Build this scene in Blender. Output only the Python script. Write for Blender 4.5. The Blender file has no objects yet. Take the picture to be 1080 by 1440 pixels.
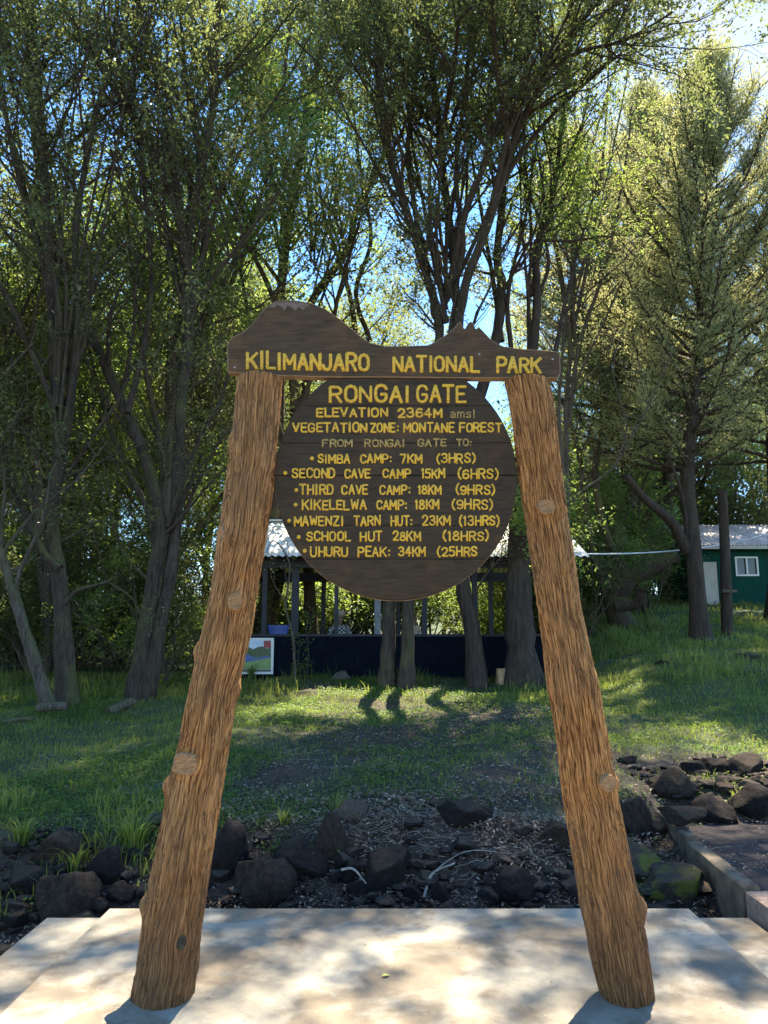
import bpy, bmesh, math, random
import numpy as np
from mathutils import Vector, Matrix
R = math.radians
rng = np.random.default_rng(7)
random.seed(7)
scene = bpy.context.scene
C = scene.collection

# ------------------------------------------------------------------ camera, sky, sun, exposure
TILT = 9.7; FPX = 1081.0; CAMH = 1.6
cam_d = bpy.data.cameras.new('camera'); cam = bpy.data.objects.new('camera', cam_d); C.objects.link(cam)
cam_d.sensor_fit = 'VERTICAL'; cam_d.sensor_height = 24.0
cam_d.lens = 24.0 * FPX / 1440.0
cam_d.clip_end = 2000; cam_d.clip_start = 0.05
cam.location = (0, 0, CAMH); cam.rotation_euler = (R(90 + TILT), 0, 0)
scene.camera = cam
SUN_AZ = 20.0; SUN_EL = 63.0
world = bpy.data.worlds.new('World'); scene.world = world; world.use_nodes = True
wn = world.node_tree.nodes; wl = world.node_tree.links
for n in list(wn): wn.remove(n)
w_out = wn.new('ShaderNodeOutputWorld'); w_bg = wn.new('ShaderNodeBackground')
sky = wn.new('ShaderNodeTexSky'); sky.sky_type = 'NISHITA'; sky.sun_disc = False
sky.sun_elevation = R(SUN_EL); sky.sun_rotation = R(SUN_AZ); sky.altitude = 2300
sky.air_density = 1.0; sky.dust_density = 0.05; sky.ozone_density = 2.2
w_tc = wn.new('ShaderNodeTexCoord')
w_map = wn.new('ShaderNodeMapping'); w_map.inputs['Scale'].default_value = (1.6, 1.6, 3.2); w_map.inputs['Location'].default_value = (0.35, 0.9, 0.2)
w_n = wn.new('ShaderNodeTexNoise'); w_n.inputs['Scale'].default_value = 1.7; w_n.inputs['Detail'].default_value = 9; w_n.inputs['Roughness'].default_value = 0.58; w_n.inputs['Distortion'].default_value = 0.4
w_r = wn.new('ShaderNodeValToRGB'); w_r.color_ramp.elements[0].position = 0.60; w_r.color_ramp.elements[1].position = 0.86
# one cloud bank in the direction where the photograph has it
w_dot = wn.new('ShaderNodeVectorMath'); w_dot.operation = 'DOT_PRODUCT'
cd = Vector((0.375, 0.735, 0.63)).normalized(); w_dot.inputs[1].default_value = cd
w_mr = wn.new('ShaderNodeMapRange'); w_mr.inputs['From Min'].default_value = 0.955; w_mr.inputs['From Max'].default_value = 1.0; w_mr.inputs['To Min'].default_value = 0.0; w_mr.inputs['To Max'].default_value = 0.27
w_add = wn.new('ShaderNodeMath'); w_add.operation = 'ADD'
w_mix = wn.new('ShaderNodeMixRGB'); w_mix.inputs['Color2'].default_value = (2.2, 2.25, 2.4, 1)
wl.new(w_tc.outputs['Generated'], w_map.inputs['Vector']); wl.new(w_map.outputs[0], w_n.inputs['Vector'])
wl.new(w_tc.outputs['Generated'], w_dot.inputs[0]); wl.new(w_dot.outputs['Value'], w_mr.inputs['Value'])
wl.new(w_n.outputs['Fac'], w_add.inputs[0]); wl.new(w_mr.outputs[0], w_add.inputs[1])
wl.new(w_add.outputs[0], w_r.inputs[0]); wl.new(w_r.outputs[0], w_mix.inputs['Fac'])
w_hs = wn.new('ShaderNodeHueSaturation'); w_hs.inputs['Saturation'].default_value = 1.2; w_hs.inputs['Value'].default_value = .95
wl.new(sky.outputs[0], w_hs.inputs['Color']); wl.new(w_hs.outputs[0], w_mix.inputs['Color1']); wl.new(w_mix.outputs[0], w_bg.inputs['Color'])
w_bg.inputs['Strength'].default_value = 0.112
wl.new(w_bg.outputs[0], w_out.inputs['Surface'])
sun_d = bpy.data.lights.new('sun', 'SUN'); sun = bpy.data.objects.new('sun', sun_d); C.objects.link(sun)
sun_d.energy = 4.0; sun_d.angle = R(0.53); sun_d.color = (1.0, 0.94, 0.84)
sv = Vector((math.sin(R(SUN_AZ)) * math.cos(R(SUN_EL)), math.cos(R(SUN_AZ)) * math.cos(R(SUN_EL)), math.sin(R(SUN_EL))))
sun.rotation_euler = sv.to_track_quat('Z', 'Y').to_euler(); sun.location = (6, 20, 40)
vs = scene.view_settings
vs.view_transform = 'Standard'; vs.look = 'None'; vs.gamma = 1.0; vs.use_curve_mapping = False
vs.exposure = 2.4
vs.use_white_balance = True; vs.white_balance_temperature = 7400; vs.white_balance_tint = 8
try:
    scene.cycles.use_denoising = True
    scene.cycles.max_bounces = 7; scene.cycles.diffuse_bounces = 5; scene.cycles.transmission_bounces = 5
    scene.cycles.glossy_bounces = 2; scene.cycles.sample_clamp_indirect = 6
    scene.cycles.caustics_reflective = False; scene.cycles.caustics_refractive = False
except Exception: pass

# ------------------------------------------------------------------ helpers
TR = R(TILT)
def ray(px, py):
    u = (px - 540.0) / FPX; v = (720.0 - py) / FPX
    return np.array([u, math.cos(TR) - v * math.sin(TR), math.sin(TR) + v * math.cos(TR)])
def P(px, py, Y):
    d = ray(px, py); k = Y / d[1]
    return np.array([d[0] * k, Y, CAMH + d[2] * k])
def sstep(a, b, x):
    t = np.clip((np.asarray(x, float) - a) / (b - a), 0, 1); return t * t * (3 - 2 * t)
def _h(i, j, k, s):
    n = (i * 374761393 + j * 668265263 + k * 2147483647 + s * 974634777) & 0xffffffff
    n = ((n ^ (n >> 13)) * 1274126177) & 0xffffffff
    n = ((n ^ (n >> 16)) * 2246822519) & 0xffffffff
    return ((n ^ (n >> 15)) & 0xffffff) / float(0xffffff)
def vnoise(x, y, z=0.0, s=0):
    x, y, z = np.broadcast_arrays(np.asarray(x, float), np.asarray(y, float), np.asarray(z, float))
    i = np.floor(x).astype(np.int64); j = np.floor(y).astype(np.int64); k = np.floor(z).astype(np.int64)
    fx = x - i; fy = y - j; fz = z - k
    fx = fx * fx * (3 - 2 * fx); fy = fy * fy * (3 - 2 * fy); fz = fz * fz * (3 - 2 * fz)
    r = 0
    for a in (0, 1):
        wx = fx if a else 1 - fx
        for b in (0, 1):
            wy = fy if b else 1 - fy
            for c in (0, 1):
                wz = fz if c else 1 - fz
                r = r + wx * wy * wz * _h(i + a, j + b, k + c, s)
    return r
def fbm(x, y, z=0.0, s=0, o=4):
    r = 0; a = .5; f = 1.0; t = 0
    for q in range(o):
        r = r + a * vnoise(np.asarray(x) * f, np.asarray(y) * f, np.asarray(z) * f, s + q * 17); t += a; a *= .5; f *= 2.03
    return r / t
def ground_h(x, y):
    x = np.asarray(x, float); y = np.asarray(y, float)
    h = np.interp(y, [-300, 4.9, 5.25, 5.5, 5.9, 6.3, 16, 40, 90, 400], [-.28, -.28, -.42, -.30, -.02, .17, .87, 2.3, 4.5, 16])
    s = sstep(3.3, 6.0, x)
    h = h + s * .092 * np.clip(y - 11, 0, 19)
    # dirt path to the right of the kerb
    pth = sstep(2.42, 2.55, x) * (1 - sstep(7.1, 7.9, y))
    h = h * (1 - pth) + pth * (-0.13 + .012 * np.clip(y - 5, 0, 3))
    tr_ = sstep(1.35, 1.75, x) * (1 - sstep(2.36, 2.42, x)) * (1 - sstep(6.7, 7.5, y)) * sstep(5.2, 5.4, y)
    h = h * (1 - tr_) + tr_ * np.minimum(h, -.16 + .10 * (y - 5.6))
    n = (fbm(x * .55, y * .55, 0, 3) - .5) * .28 * sstep(5.6, 8, y) + (fbm(x * 3, y * 3, 0, 9, 3) - .5) * .09 * sstep(4.6, 6.0, y) * (1 - .8 * pth)
    n = n * (1 - .8 * sstep(16, 17, y) * 0)
    return h + n
def gh(x, y): return float(ground_h(x, y))
def ghit(px, py, ymax=60):
    d = ray(px, py)
    ys = np.linspace(4.0, ymax, 3000); k = ys / d[1]
    zz = CAMH + d[2] * k; hh = ground_h(d[0] * k, ys)
    w = np.nonzero(zz <= hh)[0]
    i = w[0] if len(w) else len(ys) - 1
    return np.array([d[0] * k[i], ys[i], hh[i]])
def pxm(p):  # pixels per metre (photo px) at point
    z = p[1] * math.cos(TR) + (p[2] - CAMH) * math.sin(TR)
    return FPX / z

def link(o, parent=None):
    C.objects.link(o)
    if parent is not None: o.parent = parent
    return o
def mesh_np(name, V, F, mat, parent=None, smooth=False, mi=None, k=None):
    """V Nx3, F list of (M,k) int arrays"""
    me = bpy.data.meshes.new(name)
    V = np.asarray(V, np.float32)
    if isinstance(F, np.ndarray): F = [F]
    F = [f for f in F if len(f)]
    nl = sum(f.size for f in F); nf = sum(len(f) for f in F)
    me.vertices.add(len(V)); me.vertices.foreach_set('co', V.ravel())
    me.loops.add(nl); me.loops.foreach_set('vertex_index', np.concatenate([f.ravel() for f in F]).astype(np.int32))
    me.polygons.add(nf)
    sizes = np.concatenate([np.full(len(f), f.shape[1], np.int32) for f in F])
    st = np.zeros(nf, np.int32); st[1:] = np.cumsum(sizes)[:-1]
    me.polygons.foreach_set('loop_start', st)
    try: me.polygons.foreach_set('loop_total', sizes)
    except Exception: pass
    me.polygons.foreach_set('use_smooth', np.full(nf, smooth, bool))
    mats = mat if isinstance(mat, (list, tuple)) else [mat]
    for m in mats: me.materials.append(m)
    if mi is not None: me.polygons.foreach_set('material_index', np.asarray(mi, np.int32))
    me.update(calc_edges=True); me.validate()
    o = bpy.data.objects.new(name, me)
    return link(o, parent)
def attr(o, name, vals):
    a = o.data.attributes.new(name, 'FLOAT', 'POINT'); a.data.foreach_set('value', np.asarray(vals, np.float32))
def bm_obj(name, bm, mat, parent=None, smooth=False):
    me = bpy.data.meshes.new(name); bm.normal_update(); bm.to_mesh(me); bm.free()
    for m in (mat if isinstance(mat, (list, tuple)) else [mat]): me.materials.append(m)
    if smooth:
        for p in me.polygons: p.use_smooth = True
    return link(bpy.data.objects.new(name, me), parent)
def bx(bm, c, s, rot=None, bev=0.0):
    r = bmesh.ops.create_cube(bm, size=1.0)
    vs_ = r['verts']
    M = Matrix.Translation(Vector(c)) @ (rot if rot is not None else Matrix.Identity(4)) @ Matrix.Diagonal((s[0], s[1], s[2], 1))
    bmesh.ops.transform(bm, matrix=M, verts=vs_)
    if bev > 0:
        es = list({e for v in vs_ for e in v.link_edges})
        bmesh.ops.bevel(bm, geom=es, offset=bev, segments=2, affect='EDGES')
def box(name, c, s, mat, parent=None, rot=None, bev=0.0):
    bm = bmesh.new(); bx(bm, c, s, rot, bev); return bm_obj(name, bm, mat, parent)
def empty(name, loc=(0, 0, 0)):
    o = bpy.data.objects.new(name, None); o.location = loc; o.empty_display_size = .2; C.objects.link(o); return o
def adopt(ch, par):   # parent without moving
    ch.parent = par; ch.matrix_parent_inverse = Matrix.Translation(par.location).inverted()
def tag(o, label=None, cat=None, group=None, kind=None):
    if label: o['label'] = label
    if cat: o['category'] = cat
    if group: o['group'] = group
    if kind: o['kind'] = kind
    return o

class TB:
    """collects tubes"""
    def __init__(s): s.V = []; s.F = []; s.n = 0
    def tube(s, pts, rad, sides=6, cap=True, flat=None):
        pts = np.asarray(pts, float); n = len(pts)
        rad = np.asarray(rad, float) * np.ones(n)
        t = np.gradient(pts, axis=0); t /= np.linalg.norm(t, axis=1)[:, None] + 1e-9
        ref = np.array([1., 0.02, 0.01]) if abs(t[0][0]) < .8 else np.array([0.02, 1., 0])
        a = ref - t * (t @ ref)[:, None]; a /= np.linalg.norm(a, axis=1)[:, None] + 1e-9
        b = np.cross(t, a)
        th = np.arange(sides) * 2 * np.pi / sides
        ring = pts[:, None, :] + rad[:, None, None] * (np.cos(th)[None, :, None] * a[:, None, :] + np.sin(th)[None, :, None] * b[:, None, :])
        i = np.arange(n - 1)[:, None] * sides; j = np.arange(sides)[None, :]; j2 = (j + 1) % sides
        q = np.stack([i + j, i + j2, i + sides + j2, i + sides + j], -1).reshape(-1, 4) + s.n
        s.V.append(ring.reshape(-1, 3)); s.F.append(q); s.n += n * sides
        return ring
    def build(s, name, mat, parent=None, smooth=True):
        return mesh_np(name, np.concatenate(s.V), np.concatenate(s.F), mat, parent, smooth)

def catmull(pts, sub=6):
    pts = np.asarray(pts, float)
    if len(pts) < 3: return np.linspace(pts[0], pts[-1], sub + 1)
    p = np.vstack([2 * pts[0] - pts[1], pts, 2 * pts[-1] - pts[-2]])
    out = []
    for i in range(1, len(p) - 2):
        for t in np.arange(sub) / sub:
            out.append(.5 * ((2 * p[i]) + (-p[i - 1] + p[i + 1]) * t + (2 * p[i - 1] - 5 * p[i] + 4 * p[i + 1] - p[i + 2]) * t * t + (-p[i - 1] + 3 * p[i] - 3 * p[i + 1] + p[i + 2]) * t ** 3))
    out.append(pts[-1]); return np.array(out)

# ------------------------------------------------------------------ materials
def newmat(name):
    m = bpy.data.materials.new(name); m.use_nodes = True
    nt = m.node_tree; b = nt.nodes['Principled BSDF']
    return m, nt, b
def nnode(nt, t, **kw):
    n = nt.nodes.new(t)
    for k, v in kw.items():
        if k in n.inputs: n.inputs[k].default_value = v
        else: setattr(n, k, v)
    return n
def ramp(nt, src, stops):
    r = nt.nodes.new('ShaderNodeValToRGB'); e = r.color_ramp.elements
    while len(e) < len(stops): e.new(.5)
    for x, (p, c) in zip(e, stops): x.position = p; x.color = (*c, 1)
    nt.links.new(src, r.inputs[0]); return r.outputs[0]
def coords(nt, scale=(1, 1, 1), obj=True):
    t = nt.nodes.new('ShaderNodeTexCoord'); m = nt.nodes.new('ShaderNodeMapping'); m.inputs['Scale'].default_value = scale
    nt.links.new(t.outputs['Object' if obj else 'Generated'], m.inputs['Vector']); return m.outputs[0]
def noise(nt, vec, scale, detail=5, rough=.55, dist=0.0):
    n = nnode(nt, 'ShaderNodeTexNoise', Scale=scale, Detail=detail, Roughness=rough, Distortion=dist)
    nt.links.new(vec, n.inputs['Vector']); return n.outputs['Fac']
def mixc(nt, fac, a, b, mode='MIX'):
    m = nt.nodes.new('ShaderNodeMixRGB'); m.blend_type = mode
    for s, v in ((0, fac), (1, a), (2, b)):
        if isinstance(v, (int, float)): m.inputs[s].default_value = v
        elif isinstance(v, tuple): m.inputs[s].default_value = (*v, 1)
        else: nt.links.new(v, m.inputs[s])
    return m.outputs[0]
def mathn(nt, op, a, b=0.0, clamp=False):
    m = nt.nodes.new('ShaderNodeMath'); m.operation = op; m.use_clamp = clamp
    for s, v in ((0, a), (1, b)):
        if isinstance(v, (int, float)): m.inputs[s].default_value = v
        else: nt.links.new(v, m.inputs[s])
    return m.outputs[0]
def bump(nt, b, h, strength=.5, dist=.01):
    n = nt.nodes.new('ShaderNodeBump'); n.inputs['Strength'].default_value = strength; n.inputs['Distance'].default_value = dist
    nt.links.new(h, n.inputs['Height']); nt.links.new(n.outputs[0], b.inputs['Normal'])
def attrn(nt, name):
    a = nt.nodes.new('ShaderNodeAttribute'); a.attribute_name = name; return a.outputs['Fac']
def simple(name, col, rough=.7, var=.25, scale=6, stretch=(1, 1, 1), bmp=.2, metal=0.0, bdist=.01):
    m, nt, b = newmat(name)
    v = coords(nt, stretch); f = noise(nt, v, scale, 6, .6)
    d = tuple(c * (1 - var) for c in col); l = tuple(min(1, c * (1 + var)) for c in col)
    nt.links.new(ramp(nt, f, [(.3, d), (.7, l)]), b.inputs['Base Color'])
    b.inputs['Roughness'].default_value = rough; b.inputs['Metallic'].default_value = metal
    if bmp: bump(nt, b, f, bmp, bdist)
    return m
def leafmat(name, stops, trans=.5, tcol=(.45, .6, .08), rough=.45, spec=.4):
    m, nt, b = newmat(name)
    g = nt.nodes.new('ShaderNodeNewGeometry')
    c = ramp(nt, g.outputs['Random Per Island'], stops)
    nt.links.new(c, b.inputs['Base Color']); b.inputs['Roughness'].default_value = rough
    b.inputs['Specular IOR Level'].default_value = spec
    t = nt.nodes.new('ShaderNodeBsdfTranslucent')
    tc = mixc(nt, .65, c, tcol); nt.links.new(tc, t.inputs['Color'])
    mx = nt.nodes.new('ShaderNodeMixShader'); mx.inputs[0].default_value = trans
    nt.links.new(b.outputs[0], mx.inputs[1]); nt.links.new(t.outputs[0], mx.inputs[2])
    nt.links.new(mx.outputs[0], nt.nodes['Material Output'].inputs['Surface'])
    return m
M = {}
M['leaf_olive'] = leafmat('leaf_olive', [(0, (.045, .058, .025)), (.5, (.085, .098, .042)), (.85, (.17, .175, .07)), (1, (.20, .16, .09))], .42, (.36, .43, .12))
M['leaf_green'] = leafmat('leaf_green', [(0, (.035, .06, .02)), (.5, (.075, .11, .035)), (1, (.14, .19, .055))], .55, (.45, .60, .11))
M['leaf_dark'] = leafmat('leaf_dark', [(0, (.02, .04, .015)), (.6, (.04, .07, .025)), (1, (.08, .11, .045))], .45, (.34, .50, .08), .35, .5)
M['leaf_conifer'] = leafmat('leaf_conifer', [(0, (.15, .17, .075)), (.5, (.29, .31, .14)), (.9, (.43, .43, .22)), (1, (.36, .26, .13))], .42, (.60, .60, .24), .6, .25)
M['leaf_conifer_dark'] = leafmat('leaf_conifer_dark', [(0, (.05, .07, .04)), (.6, (.12, .14, .07)), (1, (.24, .20, .10))], .35, (.27, .28, .1), .6, .25)
M['grass'] = leafmat('grass', [(0, (.055, .08, .02)), (.5, (.105, .145, .032)), (.82, (.17, .20, .05)), (1, (.30, .25, .12))], .5, (.55, .62, .10), .5, .35)
M['weed'] = leafmat('weed', [(0, (.03, .07, .015)), (.6, (.07, .13, .03)), (1, (.12, .20, .05))], .45, (.35, .55, .08), .5, .35)
M['litter'] = leafmat('litter', [(0, (.06, .04, .028)), (.45, (.17, .115, .08)), (.8, (.36, .27, .19)), (1, (.52, .43, .33))], .1, (.3, .2, .1), .7, .3)
M['yellow_leaf'] = simple('yellow_leaf', (.45, .5, .08), .5, .1)
def barkmat(name, dark, light, moss=0.0, sc=(7, 7, 1.2)):
    m, nt, b = newmat(name)
    v = coords(nt, sc); f = noise(nt, v, 3.0, 7, .65, .6)
    v2 = coords(nt); f2 = noise(nt, v2, 1.3, 4, .6)
    c = ramp(nt, f, [(.3, dark), (.65, light)])
    if moss > 0:
        g = nt.nodes.new('ShaderNodeNewGeometry'); sx = nt.nodes.new('ShaderNodeSeparateXYZ'); nt.links.new(g.outputs['Normal'], sx.inputs[0])
        up = mathn(nt, 'ADD', mathn(nt, 'MULTIPLY', sx.outputs[2], .45), f2)
        mk = nt.nodes.new('ShaderNodeMapRange'); mk.inputs['From Min'].default_value = .52; mk.inputs['From Max'].default_value = .72; mk.inputs['To Max'].default_value = moss
        nt.links.new(up, mk.inputs['Value'])
        c = mixc(nt, mk.outputs[0], c, (.11, .12, .03))
    nt.links.new(c, b.inputs['Base Color']); b.inputs['Roughness'].default_value = .9
    b.inputs['Specular IOR Level'].default_value = .2
    bump(nt, b, f, .9, .02)
    return m
M['bark'] = barkmat('bark', (.022, .016, .012), (.085, .063, .046), .5)
M['bark_grey'] = barkmat('bark_grey', (.035, .028, .021), (.13, .105, .08), .35)
M['bark_conifer'] = barkmat('bark_conifer', (.022, .015, .012), (.075, .052, .04), .05, (5, 5, .7))
M['bark_bare'] = barkmat('bark_bare', (.16, .13, .11), (.38, .33, .28), .0)

# post bark with the groove attribute
m, nt, b = newmat('post_bark')
v = coords(nt, (1, 1, .35)); f = noise(nt, v, 14, 6, .6); f2 = noise(nt, coords(nt, (1, 1, .6)), 2.2, 4, .6)
av_ = nt.nodes.new('ShaderNodeAttribute'); av_.attribute_name = 'bark_coord'
def ridged(sc, k, dist=.0, det=2.0):
    mp = nt.nodes.new('ShaderNodeMapping'); mp.inputs['Scale'].default_value = sc; nt.links.new(av_.outputs['Vector'], mp.inputs['Vector'])
    nn = noise(nt, mp.outputs[0], 1.0, det, .5, dist)
    return mathn(nt, 'MULTIPLY', mathn(nt, 'ABSOLUTE', mathn(nt, 'SUBTRACT', nn, .5)), k, True)
r1_ = ridged((14, 14, 3.4), 14, .25, 1.5); r2_ = ridged((26, 26, 7), 10, .2)
fine = mathn(nt, 'MULTIPLY', r1_, mathn(nt, 'ADD', mathn(nt, 'MULTIPLY', r2_, .45), .55))
gv0 = attrn(nt, 'groove')
gv = mathn(nt, 'ADD', mathn(nt, 'MULTIPLY', fine, .72), mathn(nt, 'MULTIPLY', gv0, .28))
c = ramp(nt, gv, [(.16, (.030, .012, .005)), (.38, (.29, .105, .028)), (.82, (.66, .30, .100))])
c = mixc(nt, mathn(nt, 'MULTIPLY', f, .30), c, (.44, .18, .065), 'MIX')
c = mixc(nt, ramp(nt, f2, [(.46, (0, 0, 0)), (.74, (.5, .5, .5))]), c, (.30, .22, .125))
f5 = noise(nt, coords(nt, (1, 1, .3)), 5.5, 6, .7)
c = mixc(nt, ramp(nt, f5, [(.52, (0, 0, 0)), (.74, (.38, .38, .38))]), c, (.085, .052, .034))
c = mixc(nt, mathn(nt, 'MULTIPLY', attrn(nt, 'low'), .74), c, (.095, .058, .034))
nt.links.new(c, b.inputs['Base Color']); b.inputs['Roughness'].default_value = .85; b.inputs['Specular IOR Level'].default_value = .25
bump(nt, b, mathn(nt, 'ADD', fine, mathn(nt, 'MULTIPLY', noise(nt, coords(nt, (1, 1, .12)), 90, 4, .6), .3)), .9, .006); M['post'] = m
M['scar'] = simple('scar', (.36, .185, .08), .85, .5, 28, (1, 1, 4), 1.0)
M['scar_light'] = simple('scar_light', (.6, .52, .42), .8, .15, 25)
# painted board
def boardmat(name, a, bcol, red):
    m, nt, b = newmat(name)
    v = coords(nt, (1, 1, 9)); f = noise(nt, v, 9, 9, .68, .3); f2 = noise(nt, coords(nt), 3.2, 5, .6)
    f3 = noise(nt, coords(nt, (1, 1, 3)), 60, 4, .7)
    c = ramp(nt, f, [(.28, a), (.72, bcol)])
    c = mixc(nt, ramp(nt, f2, [(.52, (0, 0, 0)), (.72, (.55, .55, .55))]), c, red)
    c = mixc(nt, ramp(nt, f3, [(.68, (0, 0, 0)), (.80, (.5, .5, .5))]), c, (.22, .17, .13))
    nt.links.new(c, b.inputs['Base Color'])
    nt.links.new(ramp(nt, f2, [(.3, (.42,) * 3), (.7, (.62,) * 3)]), b.inputs['Roughness'])
    b.inputs['Specular IOR Level'].default_value = .2
    bump(nt, b, f, .5, .004); return m
M['board'] = boardmat('board', (.034, .019, .007), (.125, .070, .028), (.21, .092, .042))
M['board2'] = boardmat('board2', (.022, .013, .005), (.080, .045, .018), (.15, .076, .038))
M['edge_wood'] = simple('edge_wood', (.36, .25, .16), .7, .3, 20, (1, 1, 6))
m, nt, b = newmat('letter_paint')
f = noise(nt, coords(nt, (1, 1, 2)), 55, 6, .7)
c = ramp(nt, f, [(.30, (.16, .08, .02)), (.42, (.70, .36, .022)), (.60, (.88, .48, .03)), (.75, (.93, .60, .12))])
nt.links.new(c, b.inputs['Base Color']); b.inputs['Roughness'].default_value = .5; bump(nt, b, f, .3, .002); M['letter'] = m
m, nt, b = newmat('letter_worn')
f = noise(nt, coords(nt, (1, 1, 2)), 70, 6, .7)
c = ramp(nt, f, [(.34, (.10, .06, .03)), (.5, (.42, .26, .06)), (.75, (.60, .40, .11))])
nt.links.new(c, b.inputs['Base Color']); b.inputs['Roughness'].default_value = .6; M['letter_worn'] = m
# concrete slab
m, nt, b = newmat('concrete')
v = coords(nt); f = noise(nt, v, 1.7, 6, .62, .5); f2 = noise(nt, v, 40, 6, .7); f3 = noise(nt, v, 1.9, 7, .66, .3)
c = ramp(nt, f, [(.36, (.20, .175, .135)), (.5, (.275, .245, .19)), (.66, (.345, .315, .25))])
c = mixc(nt, ramp(nt, f3, [(.46, (0, 0, 0)), (.56, (.72, .72, .72))]), c, (.15, .105, .062))
c = mixc(nt, ramp(nt, f2, [(.56, (0, 0, 0)), (.70, (.55, .55, .55))]), c, (.12, .10, .08))
nt.links.new(c, b.inputs['Base Color']); b.inputs['Roughness'].default_value = .75
bump(nt, b, mathn(nt, 'ADD', f2, mathn(nt, 'MULTIPLY', f3, 2.0)), .3, .006); M['concrete'] = m
M['kerb'] = simple('kerb', (.13, .095, .06), .9, .6, 7, (1, 1, 1), .6)
M['kerb_red'] = simple('kerb_red', (.26, .18, .135), .9, .35, 30, (1, 1, 1), .6)
M['dirt'] = simple('dirt', (.030, .021, .019), .95, .55, 16, (1, 1, 1), 1.0, 0, .05)
# rock
def rockmat(name, a, bb, moss):
    m, nt, b = newmat(name)
    v = coords(nt, (1, 1, 1)); f = noise(nt, v, 5, 9, .7); f2 = noise(nt, v, 1.6, 4, .6)
    c = ramp(nt, f, [(.3, a), (.68, bb)])
    if moss:
        c = mixc(nt, ramp(nt, f2, [(.44, (0, 0, 0)), (.54, (moss,) * 3)]), c, (.20, .20, .03))
    nt.links.new(c, b.inputs['Base Color']); g = nt.nodes.new('ShaderNodeNewGeometry'); sx = nt.nodes.new('ShaderNodeSeparateXYZ'); nt.links.new(g.outputs['Normal'], sx.inputs[0])
    f3 = noise(nt, v, 14, 6, .7)
    du = mathn(nt, 'ADD', mathn(nt, 'MULTIPLY', sx.outputs[2], .55), mathn(nt, 'MULTIPLY', f3, .6))
    cc = mixc(nt, ramp(nt, du, [(.62, (0, 0, 0)), (.85, (.6, .6, .6))]), c, (.13, .095, .068)); nt.links.new(cc, b.inputs['Base Color'])
    b.inputs['Roughness'].default_value = .95; b.inputs['Specular IOR Level'].default_value = .2; bump(nt, b, mathn(nt, 'ADD', f, f3), 1.0, .05); return m
M['rock_dark'] = rockmat('rock_dark', (.007, .006, .006), (.038, .031, .027), 0)
M['rock_brown'] = rockmat('rock_brown', (.016, .012, .010), (.10, .07, .05), 0)
M['rock_moss'] = rockmat('rock_moss', (.03, .024, .02), (.11, .088, .066), .8)
M['rock_pale'] = rockmat('rock_pale', (.07, .055, .045), (.27, .22, .18), 0)
# ground
m, nt, b = newmat('ground')
v = coords(nt); f = noise(nt, v, 2.5, 8, .65); f2 = noise(nt, v, 22, 8, .7); ga = attrn(nt, 'green')
soil = ramp(nt, f2, [(.3, (.022, .014, .010)), (.6, (.075, .048, .033)), (.75, (.17, .12, .085))])
grs = ramp(nt, f2, [(.3, (.025, .045, .012)), (.7, (.075, .11, .03))])
fac = mathn(nt, 'ADD', ga, mathn(nt, 'MULTIPLY', mathn(nt, 'SUBTRACT', f, .5), 1.4), True)
nt.links.new(mixc(nt, fac, soil, grs), b.inputs['Base Color']); b.inputs['Roughness'].default_value = .95
bump(nt, b, f2, .9, .04); M['ground'] = m

# ------------------------------------------------------------------ ground
def green_mask(x, y):
    n = fbm(x * .9, y * .9, 0, 21, 4); n2 = fbm(x * .35, y * .35, 0, 31, 3)
    g = sstep(5.9 - .4 * (1 - sstep(-2, -1.2, x)), 6.6, y) * (.36 + 1.5 * (n - .5) + .6 * (n2 - .5))
    g += .45 * (1 - sstep(-2.2, -.9, x)) * sstep(5.9, 6.4, y)
    g += .42 * sstep(1.6, 3.2, x) * sstep(8.3, 9.6, y)
    g -= .22 * sstep(-1.2, .6, x) * (1 - sstep(2.0, 3.0, x)) * (1 - sstep(11, 13, y))
    g -= .35 * sstep(1.8, 2.4, x) * (1 - sstep(8.2, 9.4, y))
    g += .2 * sstep(11, 13, y)
    g -= .9 * sstep(2.35, 2.5, x) * (1 - sstep(7.0, 8.0, y))
    return np.clip(g, 0, 1)
xs = np.concatenate([[-300, -150, -80, -50, -35, -25, -20, -16, -13, -11], np.arange(-9.5, 10.0, .11), [10.5, 11.5, 13, 15, 18, 22, 28, 38, 55, 80, 150, 300]])
ys = np.concatenate([[-200, -60, -20, -8, -3, 0, 1.5, 3], np.arange(4.0, 18.0, .10), [18.4, 19, 20, 21.5, 23, 25, 27, 30, 34, 40, 48, 60, 80, 120, 200, 400]])
X, Y = np.meshgrid(xs, ys); Z = ground_h(X, Y)
nx = len(xs); ny = len(ys)
i = (np.arange(ny - 1)[:, None] * nx + np.arange(nx - 1)[None, :]).ravel()
Fq = np.stack([i, i + 1, i + nx + 1, i + nx], 1)
g = mesh_np('ground', np.stack([X.ravel(), Y.ravel(), Z.ravel()], 1), Fq, M['ground'], smooth=True)
attr(g, 'green', green_mask(X.ravel(), Y.ravel())); tag(g, kind='structure')

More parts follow.
